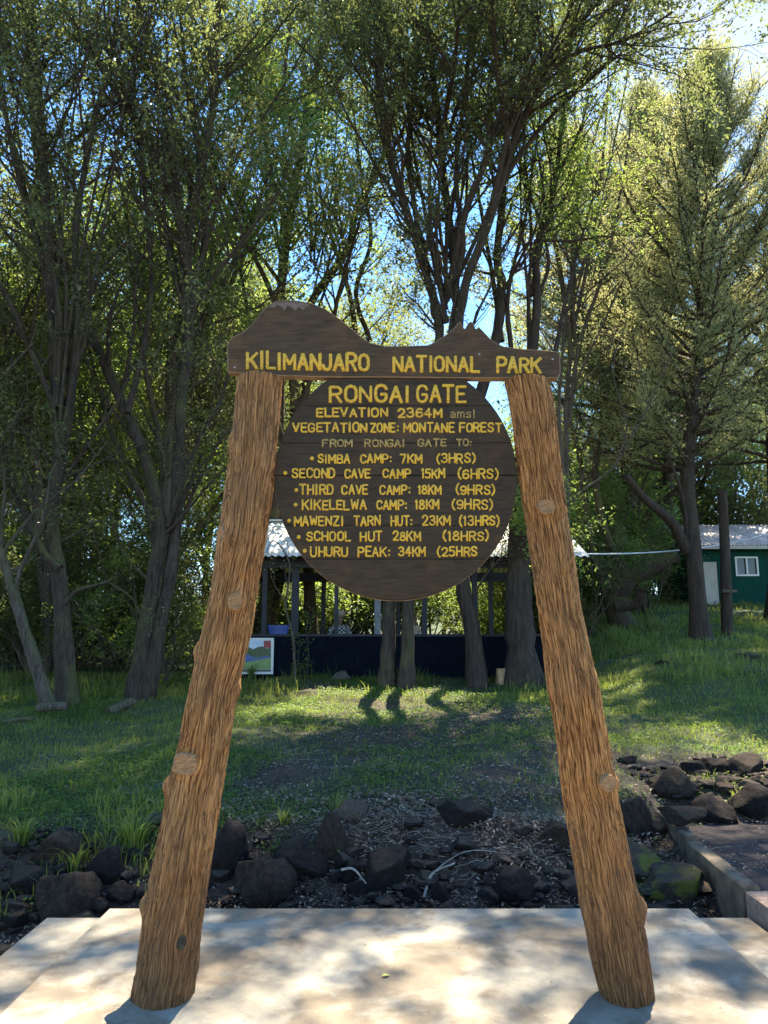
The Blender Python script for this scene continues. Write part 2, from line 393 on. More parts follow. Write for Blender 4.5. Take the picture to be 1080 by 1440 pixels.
# ------------------------------------------------------------------ concrete slabs, kerb
def slab(name, x0, x1, y0, y1, z0, z1, mat, bev=.015):
    bm = bmesh.new(); bx(bm, ((x0 + x1) / 2, (y0 + y1) / 2, (z0 + z1) / 2), (x1 - x0, y1 - y0, z1 - z0))
    es = [e for e in bm.edges if abs(e.verts[0].co.z - e.verts[1].co.z) > .05 or min(e.verts[0].co.z, e.verts[1].co.z) > z1 - .01]
    bmesh.ops.bevel(bm, geom=es, offset=bev, segments=3, affect='EDGES')
    o = bm_obj(name, bm, mat); tag(o, kind='structure'); return o
slab('concrete_platform', -1.70, 1.885, 1.2, 5.07, -.6, 0.0, M['concrete'], .022)
slab('concrete_step', -2.10, 2.27, 1.0, 5.13, -.7, -.075, M['concrete'], .015)
def kerb(name, pts, w, z0, mat, label):
    # pts: (x, y, ztop) along the kerb's left edge
    bm = bmesh.new(); rows = []
    P3 = catmull(pts, 5)
    for k, p in enumerate(P3):
        j = (np.array([vnoise(k * .9, q * 3.1, 0, 5) for q in range(4)]) - .5) * .018
        rows.append([bm.verts.new((p[0] + j[0], p[1], z0)), bm.verts.new((p[0] + j[1], p[1], p[2] + j[2] - .006)), bm.verts.new((p[0] + .015 + j[1], p[1], p[2] + j[2])),
                     bm.verts.new((p[0] + w - .012, p[1], p[2] + j[3])), bm.verts.new((p[0] + w, p[1], p[2] - .01)), bm.verts.new((p[0] + w, p[1], z0))])
    for a, c in zip(rows[:-1], rows[1:]):
        for q in range(5): bm.faces.new((a[q], a[q + 1], c[q + 1], c[q]))
    bm.faces.new(rows[0][::-1]); bm.faces.new(rows[-1])
    bmesh.ops.recalc_face_normals(bm, faces=bm.faces)
    o = bm_obj(name, bm, mat); return tag(o, label, 'kerb', 'concrete kerb blocks along the dirt path')
kerb('kerb_block', [(2.275, 5.22, .075), (2.30, 5.8, .09), (2.33, 6.29, .095)], .115, -.5, M['kerb'], 'long dark mossy kerb block beside the green-edged rocks right of the sign')
kerb('kerb_block', [(2.335, 6.30, .125), (2.37, 6.7, .135), (2.41, 7.15, .145)], .10, -.4, M['kerb'], 'farthest kerb block, its end stopping at the stones')
kerb('kerb_block', [(2.285, 3.4, .06), (2.285, 4.4, .06), (2.285, 5.20, .055)], .15, -.5, M['kerb_red'], 'nearest kerb block, reddish and rough, beside the concrete step')
# dirt path sheet
xs2 = np.arange(2.40, 12, .12); ys2 = np.arange(2.0, 7.6, .12)
X2, Y2 = np.meshgrid(xs2, ys2); Z2 = ground_h(X2, Y2) * 0 - .03 + .012 * np.clip(Y2 - 5, 0, 3) + (fbm(X2 * 4, Y2 * 4, 0, 77, 4) - .5) * .03
i = (np.arange(len(ys2) - 1)[:, None] * len(xs2) + np.arange(len(xs2) - 1)[None, :]).ravel()
o = mesh_np('dirt_path', np.stack([X2.ravel(), Y2.ravel(), Z2.ravel()], 1), np.stack([i, i + 1, i + len(xs2) + 1, i + len(xs2)], 1), M['dirt'], smooth=True); tag(o, kind='structure')

# ------------------------------------------------------------------ the park sign
SY = 3.86
sign = empty('park_sign', (0, SY, 0))
tag(sign, 'tall carved wooden gate sign on two leaning bark-covered log posts on the concrete platform', 'sign')
def post(edges, knots, seed):
    e = np.array(edges, float)
    L = np.array([P(a, y, SY) for y, a, b_ in e]); Rr = np.array([P(b_, y, SY) for y, a, b_ in e])
    cen = (L + Rr) / 2; rad = (Rr[:, 0] - L[:, 0]) / 2
    d0 = np.concatenate([[0], np.cumsum(np.linalg.norm(np.diff(cen, axis=0), axis=1))])
    N = 330; S = 264
    s = np.linspace(0, d0[-1], N)
    def smooth_i(v): return np.interp(s, d0, v)
    cx = smooth_i(cen[:, 0]); cz = smooth_i(cen[:, 2]); rr = smooth_i(rad)
    k = np.ones(9) / 9
    def sm(a): p = np.pad(a, 4, mode='edge'); return np.convolve(p, k, 'valid')
    cx, rr = sm(cx), sm(rr)
    th = np.arange(S) * 2 * np.pi / S
    TH, SS = np.meshgrid(th, s)
    RR = np.repeat(rr[:, None], S, 1)
    ux, uy = np.cos(TH), np.sin(TH)
    # knots push and warp the fibres
    bulge = np.zeros_like(RR); warp = np.zeros_like(RR); flat = np.zeros_like(RR)
    for (kth, kpy, amp, wth, ws) in knots:
        ks = np.interp(-kpy, -e[::-1, 0][::-1], d0)
        dth = (TH - kth + np.pi) % (2 * np.pi) - np.pi
        q = (dth / wth) ** 2 + ((SS - ks) / ws) ** 2
        bulge += amp * (np.exp(-q * 1.3) - (.7 * np.exp(-q * 7) if amp < .0165 else 0)); warp += np.exp(-q * .45) * dth * -1.1 ; flat = np.maximum(flat, np.exp(-q * 2.5))
    fx = ux * 9.5 + 40 + seed; fy = uy * 9.5 + 40
    wx = (vnoise(ux * 1.6 + 5, uy * 1.6, SS * 2.4, seed) - .5) * 1.1 + (vnoise(ux * 4 + 5, uy * 4, SS * 9, seed + 9) - .5) * .7 + warp * 2
    tw = TH + wx * .16
    rx = np.cos(tw); ry = np.sin(tw)
    n1 = vnoise(rx * 15.5 + 50, ry * 15.5 + 50, SS * 4.2, seed + 1)
    n2 = vnoise(rx * 27 + 50, ry * 27 + 50, SS * 11.0, seed + 2)
    r1 = np.clip(np.abs(2 * n1 - 1) * 3.4, 0, 1); r2 = np.clip(np.abs(2 * n2 - 1) * 2.6, 0, 1) ** .8
    r1 = np.clip(r1, 0, 1); groove = .55 * r1 + .45 * r2
    groove = np.clip((np.minimum(r1, r2 * .8 + .2) * .75 + .25 * r1 * r2 - .05) * 1.1, 0, 1)
    amp = .012 * (1 - .75 * flat)
    big = (fbm(ux * 1.3 + 9, uy * 1.3 + 3, SS * 1.7, seed + 5, 3) - .5) * .035
    rad_ = RR * (1 + 0) + big + bulge + groove * amp - amp * .6
    Vx = cx[:, None] + rad_ * ux; Vy = SY + rad_ * uy * .96; Vz = cz[:, None] + np.zeros_like(RR)
    # rough sawn ends
    V = np.stack([Vx.ravel(), Vy.ravel(), Vz.ravel()], 1)
    a = np.arange(N - 1)[:, None] * S; j = np.arange(S)[None, :]; j2 = (j + 1) % S
    q4 = np.stack([a + j, a + j2, a + S + j2, a + S + j], -1).reshape(-1, 4)
    V = np.vstack([V, [[cx[0], SY, cz[0]]], [[cx[-1], SY, cz[-1]]]])
    c0 = N * S; jj = np.arange(S)
    t0 = np.stack([(jj + 1) % S, jj, np.full(S, c0)], 1); t1 = np.stack([(N - 1) * S + jj, (N - 1) * S + (jj + 1) % S, np.full(S, c0 + 1)], 1)
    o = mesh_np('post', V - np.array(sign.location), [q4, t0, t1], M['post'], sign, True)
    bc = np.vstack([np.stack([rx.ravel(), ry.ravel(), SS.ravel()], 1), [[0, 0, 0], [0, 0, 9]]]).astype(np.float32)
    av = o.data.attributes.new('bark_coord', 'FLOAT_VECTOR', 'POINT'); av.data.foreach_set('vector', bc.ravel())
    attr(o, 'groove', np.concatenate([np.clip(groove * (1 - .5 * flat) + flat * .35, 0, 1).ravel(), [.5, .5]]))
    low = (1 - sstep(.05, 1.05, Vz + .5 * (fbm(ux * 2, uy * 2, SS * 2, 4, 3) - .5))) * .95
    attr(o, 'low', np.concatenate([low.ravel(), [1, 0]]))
    return o, cx, cz, rr
FRONT = -math.pi / 2
left_edges = [(1412, 184, 271), (1401, 184, 271), (1366, 191, 276.5), (1308, 201, 282), (1285, 204, 286), (1211, 220, 297), (1152, 230, 307), (1109, 238, 313), (1036, 256, 325), (968, 267, 335), (917, 279, 346), (830, 297, 362), (766, 306, 372.5), (701, 316.5, 382), (640, 325, 389), (600, 328, 393), (560, 331, 396), (532, 333, 399)]
lk = [(math.pi, 1270, .030, .42, .045), (FRONT + .55, 1312, .016, .42, .075), (math.pi, 1104, .032, .35, .05), (0, 970, .022, .4, .05), (math.pi - .1, 915, .030, .35, .05), (FRONT + .55, 848, .014, .4, .05), (FRONT - .75, 757, .016, .4, .055), (math.pi, 622, .020, .4, .05), (FRONT - .1, 1070, .012, .35, .04)]
right_edges = [(1404, 846, 920), (1398, 843, 920), (1346, 830, 912), (1307, 824, 905), (1270, 819, 897), (1210, 809.5, 884), (1152, 800.5, 873), (1082, 790, 860), (1035, 785, 852), (958, 771, 839), (915, 767, 830), (852, 757, 816), (789, 749.5, 807), (726, 741, 796), (663, 731, 787), (600, 722, 781), (560, 714, 775), (536, 709, 769)]
rk = [(.1, 1275, .040, .5, .055), (math.pi + .2, 1275, .016, .5, .05), (0.0, 1100, .022, .4, .04), (FRONT + .55, 1098, .012, .5, .05), (FRONT + .05, 718, .012, .4, .05), (FRONT + .2, 1175, .008, .4, .04), (math.pi, 1180, .006, .5, .1)]
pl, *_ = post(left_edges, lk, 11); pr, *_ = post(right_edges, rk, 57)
pl['label'] = 'left log post with a knot hole near its foot'; pr['label'] = 'right log post with an oval sawn scar near its top'
def scar(px, py, wpx, hpx, parent, yaw, out, mat, tilt=0, sq=False):
    """domed sawn branch stub, set into the bark"""
    bm = bmesh.new(); n = 18; rings = [(1.08, -.014), (1.0, .002), (.88, .006), (.80, .003), (.55, .005), (.25, .001)]
    p = P(px, py, SY); s = 1 / pxm(p); a = wpx * s / 2; b_ = hpx * s / 2
    prev = None; r0 = np.random.default_rng(int(px * 7 + py))
    wob = 1 + (r0.random(n) - .5) * .16
    for (f, d) in rings:
        cur = []
        for k in range(n):
            t = 2 * math.pi * k / n
            cx_, sx_ = math.cos(t), math.sin(t)
            if sq: cx_ = math.copysign(abs(cx_) ** .45, cx_); sx_ = math.copysign(abs(sx_) ** .45, sx_)
            cur.append(bm.verts.new((cx_ * a * f * wob[k], -d, sx_ * b_ * f * wob[k])))
        if prev:
            for k in range(n): bm.faces.new((prev[k], prev[(k + 1) % n], cur[(k + 1) % n], cur[k]))
        prev = cur
    bm.faces.new(prev)
    bmesh.ops.recalc_face_normals(bm, faces=bm.faces)
    o = bm_obj('branch_scar', bm, mat, parent, True)
    o.location = (p[0], -(out - .012), p[2]); o.rotation_euler = (0, tilt, yaw)
    return o
scar(338, 848, 20, 24, pl, R(28), .136, M['scar']); scar(315, 757, 18, 30, pl, R(-42), .094, M['scar'])
scar(268, 1069, 34, 27, pl, R(-18), .137, M['scar'], 0, True); scar(265, 1312, 13, 19, pl, R(30), .132, M['bark'])
scar(762, 718, 24, 21, pr, R(-3), .120, M['scar']); scar(847, 1096, 27, 22, pr, R(32), .122, M['scar'])

def wpx(px, py, Yp): return P(px, py, Yp)
def extrude_outline(name, pts, y0, y1, mats, parent, bev=.004):
    """outline (x,z) extruded from y0 (front) to y1; front/back material 0, edge material 1"""
    bm = bmesh.new()
    vs_ = [bm.verts.new((p[0], y0 - sign.location.y, p[1])) for p in pts]
    f = bm.faces.new(vs_); f.material_index = 0
    r = bmesh.ops.extrude_face_region(bm, geom=[f])
    nv = [v for v in r['geom'] if isinstance(v, bmesh.types.BMVert)]
    bmesh.ops.translate(bm, vec=(0, y1 - y0, 0), verts=nv)
    bm.normal_update(); bmesh.ops.recalc_face_normals(bm, faces=bm.faces)
    for f in bm.faces: f.material_index = 0 if abs(f.normal.y) > .9 else 1
    bb = [e for e in bm.edges if all(abs(v.co.y - (y0 - sign.location.y)) < 1e-6 for v in e.verts)]
    bmesh.ops.bevel(bm, geom=bb, offset=bev, segments=2, affect='EDGES', material=1)
    bm.normal_update()
    return bm_obj(name, bm, mats, parent)
BF = 3.835  # header board front
top = [(320, 523), (320, 484), (322, 479), (327, 474), (344, 465.6), (355.6, 454), (366.7, 439), (380, 426.7), (389, 422.7), (413, 422), (438, 426), (458, 434.4), (480, 450), (495.6, 463), (509, 474.4), (520, 482), (542, 486.7), (576, 486.3), (602.6, 485), (614.6, 479), (626.7, 471), (638.7, 461), (643, 455.5), (646.6, 452), (649.5, 456.5), (652, 461), (654, 462), (658, 455), (662, 451.7), (665, 453.6), (668.8, 462), (670.7, 462), (673, 459), (679.6, 465.6), (689, 475.7), (699, 483), (708.5, 487), (728, 490), (771, 493), (784, 494.5), (787.5, 499), (788, 525), (785, 531), (651, 531), (540, 530), (464, 530), (380, 527.5)]
out2 = []
for k, (a, b_) in enumerate(top):
    p = P(a, b_, BF); out2.append((p[0], p[2]))
hb = extrude_outline('header_board', out2, BF, BF + .062, [M['board'], M['edge_wood']], sign, .003)
hb['label'] = 'header board cut to a mountain skyline'
# worn pale snow cap scraped on the big peak
cap = [(377, 431), (384, 426.5), (392, 425), (413, 424.5), (430, 427), (437, 430), (431, 431), (426, 436), (421, 432), (415, 437), (409, 432), (404, 431), (400, 437), (396, 431), (390, 429), (385, 433)]
m_cap = simple('worn_cap', (.17, .115, .08), .8, .45, 30, (1, 1, 4))
bm = bmesh.new(); f = bm.faces.new([bm.verts.new((P(a, b_, BF)[0], BF - .0014 - SY, P(a, b_, BF)[2])) for a, b_ in cap])
bm.normal_update()
if f.normal.y > 0: bmesh.ops.reverse_faces(bm, faces=[f])
bm_obj('snow_cap', bm, m_cap, hb)
# round board of planks on a backing disc
DF = 3.85
cxp, cyp, rp = 557.0, 674.0, 170.0
circ = lambda r, n, off=0: [(cxp + r * math.sin(2 * math.pi * (k + off) / n), cyp - r * math.cos(2 * math.pi * (k + off) / n)) for k in range(n)]
def z2y(py): return P(cxp, py, DF)[2]
ztop = z2y(532.3)
back = [(P(a, b_, DF)[0], min(P(a, b_, DF)[2], ztop - .004)) for a, b_ in circ(rp + .9, 120)]
rb = extrude_outline('round_board', back, DF + .022, DF + .040, [M['board2'], M['edge_wood']], sign, .002)
rb['label'] = 'round distance board hanging below the header'
seams = [531.0, 570.5, 622.5, 668.5, 738.5, 786.0, 850.0]
for k in range(len(seams) - 1):
    ya, yb = seams[k] + (.5 if k else 1.3), seams[k + 1] - (.15 if k != 2 else .5)
    yb = min(yb, cyp + rp - .01)
    def half(y): return math.sqrt(max(0, rp * rp - (y - cyp) ** 2))
    yy = np.linspace(ya, yb, 14)
    pts = [(cxp - half(y), y) for y in yy] + [(cxp + half(y), y) for y in yy[::-1]]
    q = []
    for a, b_ in pts:
        p = P(a, b_, DF)
        if not q or abs(q[-1][0] - p[0]) + abs(q[-1][1] - p[2]) > 1e-4: q.append((p[0], p[2]))
    dy = random.uniform(-.0012, .0012)
    o = extrude_outline('plank', q, DF + dy, DF + .0215, [M['board2'], M['board2']], rb, .0016)
# stroke letters
G = {
 'A': [[(0, 0), (.5, 1), (1, 0)], [(.2, .34), (.8, .34)]], 'B': [[(0, 0), (0, 1), (.7, 1), (.92, .85), (.92, .65), (.7, .52), (0, .52)], [(.7, .52), (1, .36), (1, .15), (.75, 0), (0, 0)]],
 'C': [[(1, .78), (.85, .95), (.5, 1), (.15, .93), (0, .7), (0, .3), (.15, .07), (.5, 0), (.85, .05), (1, .22)]], 'D': [[(0, 0), (0, 1), (.6, 1), (.92, .85), (1, .6), (1, .4), (.92, .15), (.6, 0), (0, 0)]],
 'E': [[(1, 1), (0, 1), (0, 0), (1, 0)], [(0, .52), (.8, .52)]], 'F': [[(1, 1), (0, 1), (0, 0)], [(0, .52), (.8, .52)]],
 'G': [[(1, .78), (.85, .95), (.5, 1), (.15, .93), (0, .7), (0, .3), (.15, .07), (.5, 0), (.85, .06), (1, .25), (1, .45), (.55, .45)]],
 'H': [[(0, 0), (0, 1)], [(1, 0), (1, 1)], [(0, .5), (1, .5)]], 'I': [[(.5, 0), (.5, 1)]], 'J': [[(1, 1), (1, .25), (.8, .05), (.45, 0), (.12, .08), (0, .28)]],
 'K': [[(0, 0), (0, 1)], [(1, 1), (.05, .42)], [(.35, .62), (1, 0)]], 'L': [[(0, 1), (0, 0), (1, 0)]], 'M': [[(0, 0), (0, 1), (.5, .3), (1, 1), (1, 0)]], 'N': [[(0, 0), (0, 1), (1, 0), (1, 1)]],
 'O': [[(.5, 1), (.15, .93), (0, .7), (0, .3), (.15, .07), (.5, 0), (.85, .07), (1, .3), (1, .7), (.85, .93), (.5, 1)]],
 'P': [[(0, 0), (0, 1), (.7, 1), (1, .85), (1, .6), (.7, .46), (0, .46)]], 'R': [[(0, 0), (0, 1), (.7, 1), (1, .85), (1, .64), (.7, .5), (0, .5)], [(.5, .5), (1, 0)]],
 'S': [[(.95, .8), (.8, .96), (.45, 1), (.1, .9), (.05, .7), (.25, .56), (.75, .45), (.97, .28), (.88, .08), (.5, 0), (.15, .05), (0, .22)]],
 'T': [[(0, 1), (1, 1)], [(.5, 1), (.5, 0)]], 'U': [[(0, 1), (0, .25), (.2, .04), (.5, 0), (.8, .04), (1, .25), (1, 1)]], 'V': [[(0, 1), (.5, 0), (1, 1)]],
 'W': [[(0, 1), (.22, 0), (.5, .8), (.78, 0), (1, 1)]], 'Z': [[(0, 1), (1, 1), (0, 0), (1, 0)]],
 '1': [[(.2, .8), (.6, 1), (.6, 0)]], '2': [[(0, .75), (.15, .95), (.5, 1), (.88, .92), (.95, .7), (.8, .48), (0, 0), (1, 0)]],
 '3': [[(.05, .88), (.4, 1), (.85, .92), (.92, .7), (.75, .55), (.4, .52)], [(.75, .55), (1, .35), (.92, .1), (.5, 0), (.1, .06), (0, .2)]],
 '4': [[(.7, 0), (.7, 1), (0, .3), (1, .3)]], '5': [[(.95, 1), (.12, 1), (.08, .55), (.5, .64), (.9, .52), (1, .3), (.88, .08), (.45, 0), (0, .1)]],
 '6': [[(.9, .9), (.55, 1), (.15, .88), (0, .5), (.05, .15), (.5, 0), (.95, .14), (1, .38), (.8, .56), (.45, .58), (.05, .4)]], '7': [[(0, 1), (1, 1), (.4, 0)]],
 '8': [[(.5, .54), (.12, .68), (.12, .88), (.5, 1), (.88, .88), (.88, .68), (.5, .54), (.02, .38), (.02, .12), (.5, 0), (.98, .12), (.98, .38), (.5, .54)]],
 '9': [[(.1, .1), (.45, 0), (.85, .12), (1, .5), (.95, .85), (.5, 1), (.05, .86), (0, .62), (.2, .44), (.55, .42), (.95, .6)]],
 ':': [[(.5, .12), (.5, .17)], [(.5, .6), (.5, .65)]], '(': [[(1, 1.1), (.3, .85), (0, .5), (.3, .15), (1, -.1)]], ')': [[(0, 1.1), (.7, .85), (1, .5), (.7, .15), (0, -.1)]],
 'a': [[(.1, .62), (.45, .7), (.85, .6), (.9, 0)], [(.9, .4), (.3, .38), (0, .2), (.25, 0), (.6, .02), (.9, .2)]], 'm': [[(0, 0), (0, .7)], [(0, .5), (.25, .7), (.5, .6), (.5, 0)], [(.5, .5), (.75, .7), (1, .6), (1, 0)]],
 's': [[(.9, .6), (.5, .7), (.1, .6), (.2, .42), (.8, .3), (.9, .1), (.5, 0), (.05, .1)]], 'l': [[(.5, 0), (.5, 1)]]}
WD = {'I': .3, '1': .55, ':': .35, '(': .42, ')': .42, 'M': 1.2, 'W': 1.2, 'm': 1.3, 'l': .3, 'J': .85, 'L': .85, 'E': .9, 'F': .9, 'K': 1.05}
def word(tb, txt, x0, x1, yb0, yb1, yt0, Yp, sw):
    """txt between pixels x0..x1; baseline yb0..yb1, top yt0 at left; stroke width sw px"""
    gap = .42; w = [WD.get(c, 1.0) for c in txt]; tot = sum(w) + gap * (len(txt) - 1)
    H = yb0 - yt0; X0 = x0 + sw / 2; X1 = x1 - sw / 2; sc = (X1 - X0) / tot; pos = 0
    for c, wc in zip(txt, w):
        jx, jy, js = random.uniform(-.5, .5), random.uniform(-.5, .5), random.uniform(-.07, .06)
        for st in G[c]:
            st = [np.array(q, float) for q in st]
            pts = []
            for q in st:
                u = pos + (0.5 if wc < .36 and c in 'Il:' else q[0]) * (wc if not (wc < .36 and c in 'Il') else wc)
                if c in 'Il:': u = pos + wc * .5
                px = X0 + u * sc + jx; f = (px - x0) / max(1, x1 - x0)
                py = yb0 + (yb1 - yb0) * f - sw / 2 + jy - q[1] * (H - sw) * (1 + js)
                pts.append(P(px, py, Yp))
            pts = np.array(pts); s = sw / 2 / pxm(pts[0]) * random.uniform(.92, 1.1)
            # resample corners so that the strokes keep their width
            e0 = pts[0] - pts[1]; e0 = e0 / (np.linalg.norm(e0) + 1e-9) * s * .5; e1 = pts[-1] - pts[-2]; e1 = e1 / (np.linalg.norm(e1) + 1e-9) * s * .5
            pts[0] += e0; pts[-1] += e1
            for a, b_ in zip(pts[:-1], pts[1:]):
                d = (b_ - a); Ld = np.linalg.norm(d) + 1e-9; d = d / Ld * s * .35
                q = np.array([a - d, a - d * .3, b_ + d * .3, b_ + d]); q[:, 1] -= random.uniform(0, .0006)
                n0 = len(tb.V); tb.tube(q, [s * .55, s, s, s * .55], 8)
                V = tb.V[n0]; V[:, 1] = Yp + (V[:, 1] - Yp) * .42
        pos += wc + gap
def dot(tb, px, py, r, Yp):
    p = P(px, py, Yp); s = 1 / pxm(p) * r; n0 = len(tb.V)
    q = np.array([p + np.array([0, -.003, 0]), p + np.array([0, -.0025, 0]), p + np.array([0, .002, 0])])
    tb.tube(q, [s * .05, s * .8, s], 10)
lines = [
 (hb, BF, 'letter', 4.8, [('KILIMANJARO', 346, 520, 520, 523.5, 493), ('NATIONAL', 551, 675, 524, 525, 498.5), ('PARK', 697, 762, 525, 526.5, 500)], None),
 (rb, DF, 'letter', 4.4, [('RONGAI', 462, 577, 567, 567, 540.5), ('GATE', 585, 656, 567, 567, 540)], None),
 (rb, DF, 'letter', 3.0, [('ELEVATION', 444, 546, 587, 587, 572.5), ('2364M', 559, 622, 588, 588, 573)], None),
 (rb, DF, 'letter_worn', 1.9, [('amsl', 633, 668, 588, 588, 575)], None),
 (rb, DF, 'letter', 2.9, [('VEGETATION', 411, 517, 608.5, 608.5, 593.5), ('ZONE:', 520, 562, 608.5, 608.5, 593.5), ('MONTANE', 567, 639.5, 608.5, 608.5, 593.5), ('FOREST', 645, 706, 608.5, 608.5, 593.5)], None),
 (rb, DF, 'letter_worn', 2.4, [('FROM', 453, 496.5, 629, 629, 617), ('RONGAI', 512, 570, 629, 629, 617), ('GATE', 587, 628, 628.5, 628.5, 616.5), ('TO:', 641, 664.5, 628, 628, 616.5)], None),
 (rb, DF, 'letter', 2.7, [('SIMBA', 446, 493, 652, 652, 637.5), ('CAMP:', 506, 552, 652, 652, 637.5), ('7KM', 562, 594, 652, 652, 637), ('(3HRS)', 613, 669, 652, 652, 637)], (438.7, 644.5)),
 (rb, DF, 'letter', 2.7, [('SECOND', 410, 472, 673, 673, 658), ('CAVE', 484, 521.5, 673, 673, 658), ('CAMP', 538, 578, 673, 673, 658.5), ('15KM', 591, 626, 673, 673, 658), ('(6HRS)', 643, 701.5, 674, 674, 658.5)], (401, 665)),
 (rb, DF, 'letter', 2.7, [('THIRD', 421, 469.5, 696, 696, 680.5), ('CAVE', 480, 518, 696, 696, 681), ('CAMP:', 533.5, 578, 696, 696, 681), ('18KM', 586.5, 621.6, 696, 696, 681), ('(9HRS)', 640, 697, 696, 696, 681)], (416.5, 689)),
 (rb, DF, 'letter', 2.7, [('KIKELELWA', 424, 515.7, 717.5, 717.5, 702), ('CAMP:', 528.7, 573, 717.5, 717.5, 702.5), ('18KM', 583, 618, 717, 717, 702), ('(9HRS)', 634.6, 694, 717, 717, 702)], (415.6, 709.5)),
 (rb, DF, 'letter', 2.7, [('MAWENZI', 412.7, 483.4, 740, 740, 724.5), ('TARN', 497, 535.4, 740, 740, 724.5), ('HUT:', 549.4, 581, 740, 740, 724.5), ('23KM', 593, 634.6, 740, 740, 724.5), ('(13HRS)', 645, 703, 740, 740, 724.5)], (406.5, 732)),
 (rb, DF, 'letter', 2.7, [('SCHOOL', 430.5, 493.5, 761.5, 761.5, 746.5), ('HUT', 506, 538, 761.5, 761.5, 746.5), ('28KM', 552, 592, 761, 761, 746), ('(18HRS)', 621.6, 688, 761, 761, 746)], (420, 755)),
 (rb, DF, 'letter', 2.7, [('UHURU', 436, 490, 783.5, 783.5, 768), ('PEAK:', 502.7, 550, 783.5, 783.5, 768), ('34KM', 559.5, 599.5, 783, 783, 768), ('(25HRS', 614, 672, 783, 783, 768)], (428.5, 774.5))]
for par, Yp, mt, sw, words, bul in lines:
    Yq = Yp - .0014
    for (t, x0, x1, yb0, yb1, yt0) in words:
        tb = TB(); word(tb, t, x0, x1, yb0, yb1, yt0, Yq, sw)
        o = tb.build('lettering', M[mt], par); o.location = (0, -SY, 0)
    if bul:
        tb = TB(); dot(tb, bul[0], bul[1], 3.0, Yq); o = tb.build('bullet', M[mt], par); o.location = (0, -SY, 0)
for (a, b_) in ((330, 516.5), (674, 498), (777, 505)):
    tb = TB(); dot(tb, a, b_, 1.6, BF); o = tb.build('screw_head', simple('zinc', (.45, .44, .42), .4, .1, 5, bmp=0, metal=.6) if 'zinc' not in bpy.data.materials else bpy.data.materials['zinc'], hb); o.location = (0, -SY, 0)

# ------------------------------------------------------------------ rocks
def rock_mesh(seed, sub=3, flat=.0):
    bm = bmesh.new(); bmesh.ops.create_icosphere(bm, subdivisions=sub, radius=1)
    r = np.random.default_rng(seed)
    pl_ = [(r.normal(size=3), r.uniform(.48, .82)) for _ in range(9)]
    pl_ = [(n / np.linalg.norm(n), d) for n, d in pl_]
    for v in bm.verts:
        p = np.array(v.co)
        for n, d in pl_:
            t = p @ n
            if t > d: p = p - n * (t - d) * .93
        p = p * (1 + .30 * (float(fbm(p[0] * 1.8 + seed, p[1] * 1.8, p[2] * 1.8, seed, 4)) - .5) + (.10 * (float(fbm(p[0] * 7 + seed, p[1] * 7, p[2] * 7, seed, 3)) - .5) if sub > 3 else 0))
        v.co = p
    me = bpy.data.meshes.new('rock'); bm.normal_update(); bm.to_mesh(me); bm.free()
    for p in me.polygons: p.use_smooth = (sub > 3)
    return me
rock_me = [rock_mesh(100 + k, 4) for k in range(8)]
small_me = [rock_mesh(200 + k, 2) for k in range(5)]
rk_cache = {}
def rock(px, pyb, w, h, mat, label, k=0, yaw=None, grp='dark rocks bordering the grassy bank', depth=.8, Y=None, lean=0.0):
    g_ = ghit(px, pyb) if Y is None else P(px, pyb, Y)
    s = 1 / pxm(g_)
    key = (k % 8, mat)
    if key not in rk_cache:
        me = rock_me[k % 8].copy(); me.materials.clear(); me.materials.append(M[mat]); me.name = 'rock'; rk_cache[key] = me
    o = bpy.data.objects.new('rock', rk_cache[key]); C.objects.link(o)
    a, c = w * s / 2, h * s / 2
    o.scale = (a * 1.28, max(.05, a * depth * 1.25), c * 1.35); o.rotation_euler = (random.uniform(-.2, .2), lean + random.uniform(-.1, .1), yaw if yaw is not None else random.uniform(-.5, .5))
    o.location = (g_[0], g_[1] + a * depth * .8, g_[2] + c * .66)
    tag(o, label, 'rock', grp); return o
